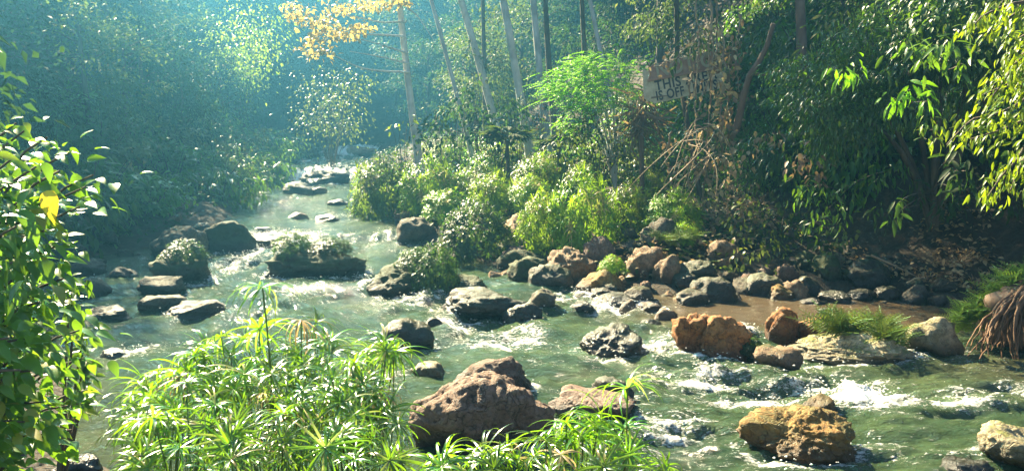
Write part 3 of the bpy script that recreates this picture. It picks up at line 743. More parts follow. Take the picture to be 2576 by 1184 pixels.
near_clump('middle of the tall umbrella sedge thicket with white shining blades', -1.2, 3.75, tips_in(58, 540, 800, 0, 1170, 3.0, 4.3, prof1), 'stalk thickets of the tall umbrella sedge')
near_clump('side of the tall umbrella sedge thicket towards the broad-leaved shrub', -1.75, 3.65, tips_in(48, 320, 560, 0, 1180, 3.0, 4.2, prof1))
near_clump('side of the tall umbrella sedge thicket towards the furrowed boulder', -.75, 3.75, tips_in(50, 790, 1010, 0, 1170, 3.0, 4.2, prof1))
p = at(660, 722, 3.7); near_clump('single tall sedge stalk with a bright star of leaves above the thicket', p[0]-.03, 3.75, [(p[0], p[1], p[2], 1.15)])
p = at(385, 1050, 2.9); q_ = at(470, 960, 3.3)
near_clump('bright yellow-green sedge stars low beside the water, at the edge of the thicket', p[0]+.12, 3.0, [(p[0], p[1], p[2], 1.0), (q_[0], q_[1], q_[2], 1.0)])
prof2 = lambda px: np.interp(px, [1080, 1150, 1300, 1400, 1500, 1600, 1720], [1130, 1105, 1055, 1035, 1045, 1065, 1115])
near_clump('low umbrella sedge with long arching blades in front of the furrowed boulder', .12, 2.75, tips_in(36, 1110, 1690, 0, 1210, 2.5, 3.0, prof2, (.9, 1.2)))
p = at(1578, 975, 2.9); near_clump('leaning sedge stalk with a side-on green tuft over the green water', .35, 2.75, [(p[0], p[1], p[2], 1.1)])

# ---------------------------------------------------------------- forest: shared crowns
def crown_mesh(name, mat, seed, ncl, per, size, rad=(1, 1, 1), tmpl=T_DIA, **k):
    g = Geo(); foliage(g, (0, 0, 0), rad, ncl, per, size, tmpl, rng=np.random.default_rng(seed), **k); return g.mesh(name, M[mat])
CR = [crown_mesh('crown', 'forest', 300, 44, 70, .19, (2.0, 2.0, 2.4), clr=.17), crown_mesh('crown', 'forest2', 301, 46, 64, .16, (1.8, 1.8, 2.2), clr=.17),
      crown_mesh('crown', 'dark', 302, 40, 60, .26, (2.1, 2.1, 2.0), T_LAN, droop=.8, clr=.18), crown_mesh('crown', 'forest', 303, 36, 90, .15, (2.0, 1.8, 2.4), clr=.15)]
def trunk_mesh(h, r0, r1, seed, mat, limbs=5, bend=.12, lean=(0, 0), lz=.5):
    g = Geo(); rg = np.random.default_rng(seed); f = np.linspace(0, 1, 12)
    P = np.column_stack([lean[0]*f+bend*h*.1*np.sin(f*4+rg.uniform(0, 6)), lean[1]*f+bend*h*.1*np.sin(f*3+rg.uniform(0, 6)), h*f])
    P -= P[0]
    g.tube(P, r0+(r1-r0)*f+r0*.5*np.exp(-f*18), 10)
    for i in range(limbs):
        k = rg.uniform(lz, .97); p = np.array([np.interp(k, f, P[:, j]) for j in range(3)]); a = rg.uniform(0, 6.28); l = h*rg.uniform(.14, .28)
        ff = np.linspace(0, 1, 6)
        Q = p+np.column_stack([math.cos(a)*l*ff, math.sin(a)*l*ff, l*(.6*ff-.15*ff**2)])+rg.normal(size=(6, 3))*.03*ff[:, None]*l
        g.tube(Q, r0*.32*(1-ff*.8), 6)
    return g.mesh('trunk', M[mat]), P
TR = [trunk_mesh(4.6, .13, .05, 320+i, 'bark_dark', 7)[0] for i in range(3)]
FT = []
for i in range(4):
    t = thing('forest_tree', 'leafy tree in the hazy forest behind the stream', 'tree', (0, 0, -50), 0, 'trees of the hazy forest')
    link('trunk', TR[i % 3], t); c = link('crown', CR[i], t, (0, 0, 3.1)); FT.append(t)
used = set()
def put_tree(x, y, s, var, label, group, sz=1.0):
    if var not in used: o = FT[var]; used.add(var)
    else: o = copy_tree(FT[var])
    o.location = (x, y, hz(x, y)-.15); o.rotation_euler = (0, 0, random.uniform(0, 6.28)); o.scale = (s, s, s*sz)
    o['label'] = label; o['group'] = group
    return o
def scatter(n, xr, yr, test, dmin, seed, fn):
    rg = np.random.default_rng(seed); pts = []
    for _ in range(n*40):
        if len(pts) >= n: break
        x, y = rg.uniform(*xr), rg.uniform(*yr)
        if not test(x, y) or any((x-a)**2+(y-b)**2 < dmin*dmin for a, b in pts): continue
        pts.append((x, y)); fn(x, y, rg)
inside = lambda P_, x, y: sdist([(x, y)], P_)[0]
infov = lambda x, y, m=3: abs(x) < y*.65+m
scatter(110, (-32, -6), (13, 60), lambda x, y: inside(RIVER, x, y) > 2.6 and inside(LEFT, x, y) < 1.0 and infov(x, y), 1.6, 1,
        lambda x, y, r: put_tree(x, y, r.uniform(.8, 1.15)*(.68 if inside(RIVER, x, y) < 5.5 else 1), int(r.integers(0, 4)), 'leafy tree in the hazy teal forest on the shaded bank', 'trees of the shaded bank forest'))
scatter(80, (-8, 24), (32, 62), lambda x, y: inside(RIVER, x, y) > 2.4 and infov(x, y), 2.2, 2,
        lambda x, y, r: put_tree(x, y, r.uniform(.9, 1.4), int(r.integers(0, 4)), 'leafy tree in the dim forest behind the pale trunks', 'trees behind the pale trunks'))
scatter(46, (-26, 8), (50, 66), lambda x, y: True, 2.1, 3,
        lambda x, y, r: put_tree(x, y, r.uniform(1.2, 1.8), int(r.integers(0, 4)), 'hazy tree closing the valley upstream', 'trees closing the valley'))

q = put_tree(-5.3, 6.4, .6, 0, 'slim leafy tree added behind the broad-leaved shrub to shade its lower leaves', 'trees of the shaded bank forest', 1.45)  # almost out of view, added to keep sun off the shrub's lower leaves
# ---------------------------------------------------------------- tall pale trunks on the sunny bank
def tall_tree(xt, xb, yb, Y, wpx, label, mat='bark_pale', top=10.5, crown=((0, 0, 0), (1, .8, .5), (-1, -.6, .3)), seed=0, name='tall_tree', limbs=4, cs=1.2):
    b = at(xb, yb, Y); zb = hz(b[0], Y); tp = at(xt, 0, Y)
    sl = (tp[0]-b[0])/max(.5, tp[2]-b[2]); x0 = b[0]-sl*(b[2]-zb); h = top-zb
    t = thing(name, label, 'tree', (x0, Y, zb-.1))
    r0 = wpx/FD*Y*.5
    me, P = trunk_mesh(h+.1, r0, r0*.45, seed, mat, limbs, .10, (sl*h, random.uniform(-.3, .3)), .62)
    link('trunk', me, t)
    if crown:
        for j, (qx, qy, qz) in enumerate(crown):
            c = link('crown', CR[(seed+j) % 4], t, (P[-1][0]+qx, P[-1][1]+qy, P[-1][2]+qz))
            c.rotation_euler = (0, 0, random.uniform(0, 6)); c.scale = (cs, cs, cs*.7)
    return t, P, x0, zb
TA, PA, xA, zA = tall_tree(1013, 1052, 372, 24, 20, 'slender pale tree with thin level side branches, first beside the stream', seed=1, top=13, crown=((.8, 3.0, .8),))
tall_tree(1098, 1168, 300, 23, 12, 'thin forked pale tree leaning beside the slender branched one', seed=2, limbs=5, top=13, crown=((.8, 3.0, .8),))
tall_tree(1158, 1240, 300, 25, 21, 'pale leaning trunk with a leafy creeper halfway up', seed=3, top=13, crown=((.8, 3.0, .8),))
tall_tree(1250, 1305, 260, 23, 23, 'stout leaning trunk with a pale lit edge', 'bark_pale', seed=4, top=13, crown=((.8, 3.0, .8),))
tall_tree(1328, 1362, 260, 22, 20, 'upright mottled trunk next to the bright feathery shrub', seed=5, top=13, crown=((.8, 3.0, .8),))
tall_tree(1375, 1392, 240, 27, 18, 'dim upright trunk behind the bright feathery shrub', 'bark_dark', seed=6)
tall_tree(1488, 1528, 180, 21, 14, 'thin bare pole-like trunk above the bright feathery shrub', seed=7, top=11, cs=.7, crown=((2.0, 3.5, .6), (-.6, -2.6, -1.6), (-1.6, -3.3, -1.5), (.4, -2.9, -1.2)))  # the three forward crowns are unseen, added to dapple the slope with shade
tall_tree(1476, 1480, 170, 28, 16, 'dim straight trunk far behind the pole-like one', 'bark_dark', seed=8)
tall_tree(1690, 1695, 120, 26, 16, 'faint grey trunk high behind the warning board', 'bark_dark', seed=9)
tall_tree(2003, 2010, 110, 17, 30, 'reddish brown trunk rising from the leafy slope', 'bark_brown', seed=10, top=9, cs=.75, crown=((-1.8, .4, 0), (.6, -.8, .2)))
tall_tree(1225, 1222, 250, 29, 14, 'dim thin trunk between the two leaning trunks', 'bark_dark', seed=12)
# side branches of the first pale tree + its orange leaves
def branch(parent, org, pts, r0, mat='bark_pale', name='branch'):
    g = Geo(); P = np.array(pts)-org; f = np.linspace(0, 1, 12); k = np.linspace(0, 1, len(P))
    Q = np.column_stack([np.interp(f, k, P[:, j]) for j in range(3)]); Q[1:-1] = (Q[:-2]+Q[1:-1]*2+Q[2:])/4
    g.tube(Q, r0*(1-.75*f), 6); return link(name, g.mesh(name, M[mat]), parent)
oA = np.array([xA, 24, zA-.1])
for pts in ([(1022, 55), (960, 58), (905, 45), (850, 38)], [(1020, 92), (960, 88), (900, 88), (800, 50), (740, 20)], [(1026, 135), (980, 120), (930, 105), (890, 95)], [(1028, 160), (985, 150), (940, 140), (880, 130)],
            [(1030, 182), (960, 180), (900, 172), (820, 128), (770, 130)], [(1024, 20), (1050, 40), (1090, 100)]):
    branch(TA, oA, [at(x, y, 24-.15*i) for i, (x, y) in enumerate(pts)], .035)
g = Geo(); rg = np.random.default_rng(5)
for cx, cy, sp in [(740, 20, 26), (770, 45, 30), (800, 60, 34), (830, 75, 34), (860, 85, 30), (890, 75, 28), (910, 70, 22), (780, 128, 26), (810, 135, 24), (790, 100, 20), (850, 20, 34), (900, 20, 30), (730, 42, 10), (985, 5, 30), (1010, 3, 20), (940, 15, 26)]:
    n = int(sp*2.2); c = np.array([at(cx+rg.normal()*sp*.7, cy+rg.normal()*sp*.35, 23.6+rg.normal()*.4)-oA for _ in range(n)])
    d = rg.normal(size=(n, 3)); d[:, 2] -= .5; g.inst(T_OVA, c, d, np.tile([0, 0, 1.], (n, 1))+rg.normal(size=(n, 3))*.5, rg.uniform(.10, .19, n), rg.uniform(0, 1, n))
lo = link('leaves', g.mesh('leaves', M['orange']), TA); lo['label'] = 'clusters of orange and yellow leaves at the branch tips'
# leafy tree with green top above the upstream bend
def leaf_cloud(name, label, cat, Y, blobs, mat, size, tmpl=T_OVA, dens=1.0, seed=0, dy=.5, stems=True, smat='bark_dark', droop=.5, group=None, base=None, part='leaves'):
    rg = np.random.default_rng(seed); xs = [b[0] for b in blobs]
    bx = at(np.mean(xs), 600, Y)[0] if base is None else base[0]; by = Y+.2 if base is None else base[1]
    o = np.array([bx, by, hz(bx, by)]); t = thing(name, label, cat, o, 0, group)
    g = Geo(); st = Geo()
    for px, py, sx, sy in blobs:
        n = max(4, int(dens*sx*sy/55)); k = rg.normal(size=(n, 3))*.55
        Yb = Y+rg.normal()*dy; c = at(px, py, Yb); u = Yb/FD
        P = c+np.column_stack([k[:, 0]*sx*u, k[:, 1]*(sx+sy)*.4*u, k[:, 2]*sy*u])
        d = np.column_stack([k[:, 0]*.9, k[:, 1]*.5-.15, k[:, 2]*.3-droop])+rg.normal(size=(n, 3))*.4
        up = np.tile([0, -.35, 1.], (n, 1))+rg.normal(size=(n, 3))*.4
        g.inst(tmpl, P-o, d, up, size*rg.uniform(.6, 1.3, n), np.clip(rg.uniform(.05, .95)+rg.normal(size=n)*.15, 0, 1))
        if stems:
            f = np.linspace(0, 1, 7)[:, None]; s0 = np.array([0, 0, 0.]) ; e = c-o; m = s0*.5+e*.5+np.array([0, .2, .35*e[2]])
            Q = (1-f)**2*s0+2*f*(1-f)*m+f*f*e; st.tube(Q, np.linspace(.012, .004, 7), 5)
    link(part, g.mesh(part, M[mat]), t)
    if stems: link('stems', st.mesh('stems', M[smat]), t)
    return t
# bright feathery shrub: pinnate sprays of round leaflets
def feathery():
    Y = 17.5; b = at(1548, 400, Y); x, y = b[0], Y; o = np.array([x, y, hz(x, y)])
    t = thing('feathery_shrub', 'bright green feathery shrub with layered sprays beside the warning board', 'shrub', o)
    g = Geo(); st = Geo(); rg = np.random.default_rng(8)
    sprays = []
    for px, py, sx, sy, n in [(1400, 205, 30, 22, 20), (1440, 185, 34, 24, 26), (1480, 160, 34, 20, 26), (1530, 165, 40, 22, 26), (1430, 230, 36, 26, 22), (1490, 210, 44, 30, 34), (1550, 200, 36, 30, 28), (1590, 175, 26, 14, 12), (1460, 270, 34, 28, 26), (1450, 310, 28, 20, 18), (1510, 260, 40, 34, 26), (1570, 250, 26, 34, 16)]:
        for _ in range(int(n*1.7)):
            c = at(px+rg.normal()*sx*.75, py+rg.normal()*sy*.75, Y-.3+rg.normal()*.5)-o
            out = unit(np.array([c[0]*1.0-.1, -.5+rg.normal()*.5, .15]))+rg.normal(size=3)*.35; out[2] -= .25; out = unit(out)
            L = rg.uniform(.28, .5); k = 9
            f = np.repeat(np.linspace(.1, 1, k), 2); sgn = np.tile([1, -1], k)
            sd = unit(np.cross(out, [0, 0, 1])); ax = c+out*L*f[:, None]+np.array([0, 0, -.12])*(f**2)[:, None]*L
            d = sd*sgn[:, None]+out*.35; up = np.tile([0, -.1, 1.], (2*k, 1))+rg.normal(size=(2*k, 3))*.25
            g.inst(T_OVA, ax, d, up, .072*(1.15-.5*f), np.clip(rg.uniform(.1, .9)+rg.normal(size=2*k)*.1, 0, 1))
        e = at(px, py, Y)-o; f = np.linspace(0, 1, 8)[:, None]; m = e*np.array([.2, .2, .75]); st.tube(2*f*(1-f)*m+f*f*e, np.linspace(.035, .008, 8), 6)
    link('leaves', g.mesh('leaves', M['bright']), t); link('stems', st.mesh('stems', M['bark_pale']), t)
feathery()
leaf_cloud('shrub', 'olive shrub skirting below the bright feathery shrub', 'shrub', 17.2, [(1400+rr.uniform(0, 200), 300+rr.uniform(0, 110), 42, 34) for _ in range(22)], 'forest2', .10, seed=31, dens=1.3)
leaf_cloud('lit_tree', 'yellow-green leafy tree catching the sun high above the stream bend', 'tree', 34, [(600+rr.uniform(-70, 130), 130+rr.uniform(-120, 90), 60, 50) for _ in range(26)], 'yellow', .13, T_OVA, 1.5, 32, 1.0)
leaf_cloud('lit_tree', 'olive sunlit foliage hanging over the head of the stream', 'tree', 32, [(830+rr.uniform(-80, 90), 270+rr.uniform(-70, 70), 50, 40) for _ in range(24)], 'slope2', .12, T_OVA, 1.6, 33, 1.0)
leaf_cloud('creeper', 'leafy creeper climbing the leaning pale trunk', 'creeper', 24.7, [(1185, 120, 18, 12), (1195, 150, 22, 14), (1205, 180, 18, 14), (1210, 205, 16, 10), (1180, 140, 14, 8), (1215, 160, 12, 10)], 'forest2', .16, seed=34, dy=.1)
leaf_cloud('creeper', 'tan-leaved creeper on the upright mottled trunk', 'creeper', 21.7, [(1362, 250, 10, 18), (1368, 275, 12, 18), (1366, 300, 12, 14), (1356, 320, 10, 10)], 'dead', .14, seed=35, dy=.08, dens=2.2)
leaf_cloud('sapling', 'small leafy sapling in front of the slender branched tree', 'sapling', 22.5, [(1000, 312, 22, 10), (1025, 305, 18, 10), (985, 322, 14, 8), (1040, 295, 12, 8), (1005, 352, 14, 8)], 'yellow', .16, seed=36, dy=.1)
for i, (px, py, nm) in enumerate([(1150, 250, 'leafy understorey shrub beneath the thin forked tree'), (1210, 300, 'dark shrub at the base of the leaning creeper trunk'), (1290, 285, 'dark shrub at the base of the stout leaning trunk'), (1100, 340, 'dark low shrub behind the pale sedge pair'), (1250, 340, 'low shrub behind the golden-tipped sedge')]):
    leaf_cloud('shrub', nm, 'shrub', 21.8-.2*i, [(px+rr.uniform(-45, 45), py+rr.uniform(-35, 45), 34, 24) for _ in range(10)], 'forest', .14, seed=40+i, dens=1.2)
# fan palm
def palm(px, py, Y, label, n=9, L=.8):
    b = at(px, py, Y); o = np.array([b[0], Y, hz(b[0], Y)]); t = thing('fan_palm', label, 'palm', o); rg = np.random.default_rng(int(px))
    st = Geo(); top = b-o; st.tube(np.array([[0, 0, 0], top*.5+[.02, 0, 0], top]), [.06, .05, .045], 7); link('trunk', st.mesh('trunk', M['bark_dark']), t)
    for i in range(n):
        g = Geo(); a = 2*math.pi*i/n+rg.uniform(-.2, .2); d = np.array([math.cos(a), math.sin(a), rg.uniform(.2, .9)]); hub = top+unit(d)*L*.5
        g.tube(np.array([top, top+(hub-top)*.5, hub]), [.012, .01, .008], 5)
        s = unit(np.cross(d, [0, 0, 1])); k = 18; an = np.linspace(-1.9, 1.9, k)
        dirs = np.cos(an)[:, None]*unit(d)+np.sin(an)[:, None]*s-np.array([0, 0, .12])
        g.inst(T_LANC, np.tile(hub, (k, 1)), dirs, np.tile([0, 0, 1.], (k, 1)), L*.55*(1-.15*np.abs(an)/1.9), rg.uniform(.2, .8, k)); link('frond', g.mesh('frond', M['forest2']), t)
palm(1275, 355, 19.5, 'small fan palm above the sedge at the foot of the pale trunks')
palm(1405, 372, 18.5, 'half dried fan palm beside the olive shrub', 7, .7)

# ---------------------------------------------------------------- warning board
def text_mesh(body, size, mat, bold=.012):
    cu = bpy.data.curves.new('lettering', 'FONT'); cu.body = body; cu.size = size; cu.align_x = 'LEFT'; cu.offset = bold; cu.extrude = .004; cu.space_character = 1.1
    ob = bpy.data.objects.new('lettering', cu); COL.objects.link(ob)
    me = bpy.data.meshes.new_from_object(ob.evaluated_get(bpy.context.evaluated_depsgraph_get()))
    bpy.data.objects.remove(ob); me.materials.clear(); me.materials.append(mat); return me
def paint(name, c, c2):
    m, nt, b, o = newmat(name); tc = nt.nodes.new('ShaderNodeTexCoord'); n = nd(nt, 'ShaderNodeTexNoise'); n.inputs['Scale'].default_value = 5; n.inputs['Detail'].default_value = 9; n.inputs['Roughness'].default_value = .7
    nt.links.new(tc.outputs['Object'], n.inputs['Vector']); nt.links.new(mixc(nt, ramp(nt, n.outputs['Fac'], [(.42, 0.), (.66, 1.)]), c, c2), b.inputs['Base Color']); b.inputs['Roughness'].default_value = .6; return m
def board():
    Y = 15.5; o = at(1640, 262, Y); px = Y/FD
    t = thing('warning_sign', 'weathered warning board tilted in the vines, reading THIS AREA IS OFF LIMITS', 'sign', o)
    t.rotation_euler = (R(-6), R(-11), R(-8))
    cream, brown, ink, fade = paint('cream_paint', (.50, .45, .28), (.28, .24, .13)), paint('rust_paint', (.24, .12, .07), (.36, .22, .13)), paint('black_lettering', (.02, .018, .015), (.05, .045, .035)), paint('faded_lettering', (.30, .27, .16), (.38, .34, .2))
    import bmesh
    def slab(name, pts, y, th, mat):
        bm = bmesh.new(); a = [bm.verts.new((x*px, y, z*px)) for x, z in pts]; f = bm.faces.new(a)
        r = bmesh.ops.extrude_face_region(bm, geom=[f]); bmesh.ops.translate(bm, verts=[v for v in r['geom'] if isinstance(v, bmesh.types.BMVert)], vec=(0, th, 0))
        bmesh.ops.recalc_face_normals(bm, faces=bm.faces); me = bpy.data.meshes.new(name); bm.to_mesh(me); bm.free(); me.materials.append(mat); return link(name, me, t)
    slab('lower_panel', [(2, 0), (175, 6), (180, 52), (-2, 56)], 0, .03, cream)
    slab('upper_panel', [(0, 60), (178, 55), (172, 100), (8, 96)], .02, .03, brown)
    slab('ledge', [(-2, 56), (180, 52), (180, 57), (-2, 61)], -.04, .08, brown)
    slab('side_flap', [(-18, 18), (0, 4), (0, 58), (6, 78), (-8, 92)], -.015, .02, cream)
    for body, x, z, sz, mt in (('THIS AREA', 14, 31, 25, ink), ('IS OFF LIMITS', 12, 6, 24, ink), ('NOTICE', 22, 64, 36, fade)):
        q = link('lettering', text_mesh(body, sz*px*1.35, mt, .006 if sz < 30 else .01), t, (x*px, -.006 if sz < 30 else .014, z*px)); q.rotation_euler = (R(90), 0, 0)
        if sz < 30: q.scale = (.86, 1, 1) if body.startswith('THIS') else (.72, 1, 1)
        else: q.scale = (.85, 1, 1)
    g = Geo(); g.tube(np.array([[.6, .1, -2.0], [.6, .1, -.6], [.6, .1, .7]]), [.05, .05, .05], 7); link('post', g.mesh('post', M['bark_dark']), t)
board()

# ---------------------------------------------------------------- hanging vines in front of the slope
def vine(label, pts, Y, leaves=0, mat='dead', r=.012, seed=0, size=.12):
    rg = np.random.default_rng(seed); o = at(*pts[0], Y); P = np.array([at(x, y, Y+rg.normal()*.15) for x, y in pts])-o
    f = np.linspace(0, 1, 30); k = np.linspace(0, 1, len(P)); Q = np.column_stack([np.interp(f, k, P[:, j]) for j in range(3)])
    Q[1:-1] = (Q[:-2]+2*Q[1:-1]+Q[2:])/4; Q += rg.normal(size=Q.shape)*.015
    t = thing('hanging_vine', label, 'vine', o, 0, 'vines hanging down the slope'); g = Geo(); g.tube(Q, r, 5); link('stem', g.mesh('stem', M['vine']), t)
    if leaves:
        g = Geo(); i = rg.integers(3, 30, leaves); n = leaves; d = rg.normal(size=(n, 3)); d[:, 2] -= 1.0
        g.inst(T_OVA, Q[i]+rg.normal(size=(n, 3))*.10, d, rg.normal(size=(n, 3))+[0, -.8, .6], size*rg.uniform(.6, 1.3, n), rg.uniform(0, 1, n)); link('leaves', g.mesh('leaves', M[mat]), t)
VN = [([(1790, 0), (1782, 120), (1788, 260), (1775, 400), (1790, 560)], 10), ([(1788, 0), (1796, 150), (1782, 300), (1770, 470), (1760, 600)], 25), ([(1815, 60), (1822, 180), (1812, 300), (1818, 420)], 70),
      ([(1840, 90), (1836, 200), (1828, 300), (1838, 360)], 60), ([(1755, 150), (1738, 200), (1728, 260), (1720, 330)], 2), ([(1800, 0), (1805, 90), (1790, 190), (1765, 240), (1758, 280)], 8), ([(1860, 40), (1850, 150), (1862, 260)], 26),
      ([(1770, 340), (1740, 400), (1700, 440)], 10), ([(1785, 380), (1770, 430), (1725, 470)], 12), ([(1780, 300), (1810, 380), (1800, 470), (1820, 600)], 30), ([(1750, 0), (1758, 130), (1748, 260), (1755, 380)], 12), ([(1690, 330), (1672, 390), (1690, 450), (1680, 520)], 8), ([(1775, 60), (1700, 150), (1640, 170)], 8)]
VLAB = ['pale rope-like vine hanging straight past the end of the warning board', 'crooked tan vine falling past the board to the boulders', 'vine thick with dead tan leaves beside the board', 'second leaf-laden dry vine, shorter, outside the first', 'thin curved vine across the lettering of the board',
        'looping vine draped over the top of the board', 'short leafy vine on the shaded side of the tangle', 'dry stem arching out below the board', 'lower dry stem arching towards the sedge', 'long leafy vine ending over the peaked brown rock', 'thin vine in front of the end of the board', 'dry dangling vine below the board corner', 'slanting vine along the upper edge of the board']
for i, ((pts, n), lb) in enumerate(zip(VN, VLAB)): vine(lb, pts, 14.6-.1*(i % 4), n*2, seed=400+i, r=.011+.004*(i % 3))
def drytree():
    Y = 15.6; b = at(1618, 430, Y); o = np.array([b[0], Y, hz(b[0], Y)]); t = thing('dry_palm', 'dead small palm with a skirt of dried fronds under the board corner', 'palm', o)
    g = Geo(); top = at(1612, 285, Y)-o; g.tube(np.array([[0, 0, 0], top*.5, top]), [.06, .05, .05], 7); link('trunk', g.mesh('trunk', M['bark_brown']), t)
    g = Geo(); rg = np.random.default_rng(3); n = 160; d = rg.normal(size=(n, 3)); d[:, 2] -= 1.3; g.inst(T_STRIP, np.tile(top, (n, 1))+rg.normal(size=(n, 3))*[.12, .12, .2], d, rg.normal(size=(n, 3))+[0, -1, 0], rg.uniform(.35, .8, n), rg.uniform(0, 1, n)); link('dry_fronds', g.mesh('dry_fronds', M['dead']), t)
drytree()

# ---------------------------------------------------------------- leafy slope over the dark bank
SH = [crown_mesh('leaves', 'slope', 500, 40, 26, .17, (1, 1, .9), T_OVA, droop=.7, clr=.2), crown_mesh('leaves', 'slope', 501, 60, 34, .12, (1, 1, .9), T_LAN, droop=.6), crown_mesh('leaves', 'slope2', 502, 46, 30, .13, (1, 1, .9), T_OVA, droop=.9, clr=.2),
      crown_mesh('leaves', 'slope', 503, 40, 24, .24, (1, 1, .9), T_LANC, droop=1.0, clr=.22)]
g = Geo(); rg = np.random.default_rng(9)
for i in range(9):
    a = rg.uniform(0, 6.28); f = np.linspace(0, 1, 6); l = rg.uniform(.6, 1); g.tube(np.column_stack([math.cos(a)*f*l*.8, math.sin(a)*f*l*.8, -.6+f*1.2]), .02*(1-.7*f), 5)
SHST = g.mesh('stems', M['bark_dark'])
SHB = []
def put_shrub(x, y, s, var, label, group, dz=.35, sz=1.0):
    if not SHB:
        for v in range(4):
            t = thing('slope_shrub', 'x', 'shrub', (0, 0, -50), 0, group); link('leaves', SH[v], t); link('stems', SHST, t); SHB.append([t, False])
    t, u = SHB[var]
    o = copy_tree(t) if u else t; SHB[var][1] = True
    o.location = (x, y, hz(x, y)+dz*s); o.rotation_euler = (0, 0, random.uniform(0, 6.28)); o.scale = (s, s, s*sz); o['label'] = label; o['group'] = group
scatter(190, (3.4, 17), (9.0, 27), lambda x, y: inside(HILL, x, y) < -.15 and x < y*.72+2.2 and (y-9) > (x-6)*-.2 and not (x > 5.2 and hz(x, y) < 1.5), .55, 21,
        lambda x, y, r: put_shrub(x, y, r.uniform(.65, 1.05), int(r.integers(0, 4)), 'leafy shrub covering the steep shaded slope above the undercut', 'shrubs of the steep slope'))
scatter(70, (-24, -6.6), (8, 40), lambda x, y: .4 < inside(RIVER, x, y) < 4.5 and inside(LEFT, x, y) < 2.5, .8, 22,
        lambda x, y, r: put_shrub(x, y, r.uniform(.8, 1.4), int(r.integers(0, 4)), 'low dark bush along the shaded bank of the stream', 'bushes of the shaded bank', .3, .8))
scatter(50, (-6, 5), (18, 32), lambda x, y: inside(RIVER, x, y) > 3.0 and inside(HILL, x, y) > -1.5 and y > 19.5, .9, 23,
        lambda x, y, r: put_shrub(x, y, r.uniform(.7, 1.1), int(r.integers(0, 3)), 'dim understorey bush between the pale trunks and the sedge', 'understorey bushes behind the sedge', .3, .8))
# overhanging sprays on the slope
for i, (lb, Y, blobs, mat, sz, tm) in enumerate([
    ('spray of large drooping leaves hanging out over the dark slope', 9.6, [(2110, 185, 34, 18), (2145, 175, 34, 20), (2250, 250, 36, 22), (2290, 225, 30, 24), (2330, 255, 26, 22)], 'bright', .17, T_LANC),
    ('big-leaved spray above the undercut near the top of the picture', 9.0, [(2290, 120, 44, 24), (2340, 140, 40, 30), (2390, 115, 40, 30), (2420, 160, 26, 26)], 'slope', .16, T_LANC),
    ('pale dry-leaved spray at mid height on the slope', 11.5, [(2010, 400, 30, 20), (2040, 415, 34, 26), (2000, 430, 22, 18), (2060, 450, 22, 26)], 'dead', .12, T_OVA),
    ('sunlit leaf spray in the middle of the dark slope', 9.5, [(2320, 310, 26, 20), (2350, 325, 30, 22), (2330, 350, 18, 18)], 'yellow', .12, T_LANC),
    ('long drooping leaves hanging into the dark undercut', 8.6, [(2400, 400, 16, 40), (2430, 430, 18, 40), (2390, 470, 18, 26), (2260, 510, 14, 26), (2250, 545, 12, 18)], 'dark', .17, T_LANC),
    ('grey-green leaf spray beside the reddish trunk', 13, [(2090, 60, 40, 30), (2130, 30, 40, 26), (2060, 110, 30, 26), (2160, 90, 30, 20)], 'forest2', .16, T_LANC),
    ('dry leafy tangle beside the hanging vines', 13.6, [(1850, 420, 40, 26), (1890, 380, 44, 26), (1930, 345, 40, 24), (1830, 470, 30, 30), (1870, 500, 30, 34), (1960, 360, 30, 20)], 'dead', .10, T_OVA),
    ('fine leafy curtain over the bank boulders', 12.8, [(1850, 560, 40, 40), (1900, 520, 50, 40), (1950, 560, 50, 44), (1990, 500, 46, 40), (2030, 560, 44, 44), (1930, 610, 40, 30), (2080, 600, 34, 40), (2000, 620, 34, 30)], 'forest2', .10, T_OVA),
    ('bamboo-like spray over the top of the warning board', 15.0, [(1700, 150, 40, 20), (1740, 120, 46, 24), (1780, 100, 46, 24), (1720, 90, 50, 26), (1830, 80, 46, 30), (1880, 110, 40, 30)], 'forest2', .18, T_LANC),
    ('green climbing foliage above the warning board', 15.8, [(1660, 120, 40, 26), (1620, 90, 46, 30), (1700, 50, 56, 34), (1790, 30, 56, 34), (1870, 40, 56, 34), (1930, 90, 46, 34)], 'forest', .14, T_LAN)]):
    leaf_cloud('leaf_spray', lb, 'foliage', Y, blobs, mat, sz, tm, 1.15, 60+i, .2, True, droop=.7, base=onbank(np.mean([q[0] for q in blobs]), np.mean([q[1] for q in blobs])+25))
for i, (lb, Y, blobs, mat, sz, tm) in enumerate([
    ('leafy curtain hanging over the edge of the dark undercut', 11.6, [(2020, 470, 44, 34), (2080, 500, 44, 34), (2140, 470, 44, 34), (2200, 450, 44, 30), (2120, 540, 40, 30), (2050, 560, 40, 34), (2260, 430, 44, 26)], 'slope', .13, T_LANC),
    ('low leafy growth at the foot of the steep slope', 12.2, [(1900, 630, 44, 26), (1960, 640, 44, 26), (2020, 650, 40, 24), (1850, 640, 36, 24), (2080, 640, 36, 24), (2130, 600, 36, 30)], 'slope2', .10, T_OVA),
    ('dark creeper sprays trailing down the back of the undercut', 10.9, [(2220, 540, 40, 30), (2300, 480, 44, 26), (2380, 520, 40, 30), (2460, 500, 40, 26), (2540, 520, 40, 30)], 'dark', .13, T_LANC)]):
    leaf_cloud('leaf_spray', lb, 'foliage', Y, blobs, mat, sz, tm, 1.3, 80+i, .25, True, droop=.8, base=onbank(np.mean([q[0] for q in blobs]), np.mean([q[1] for q in blobs])))
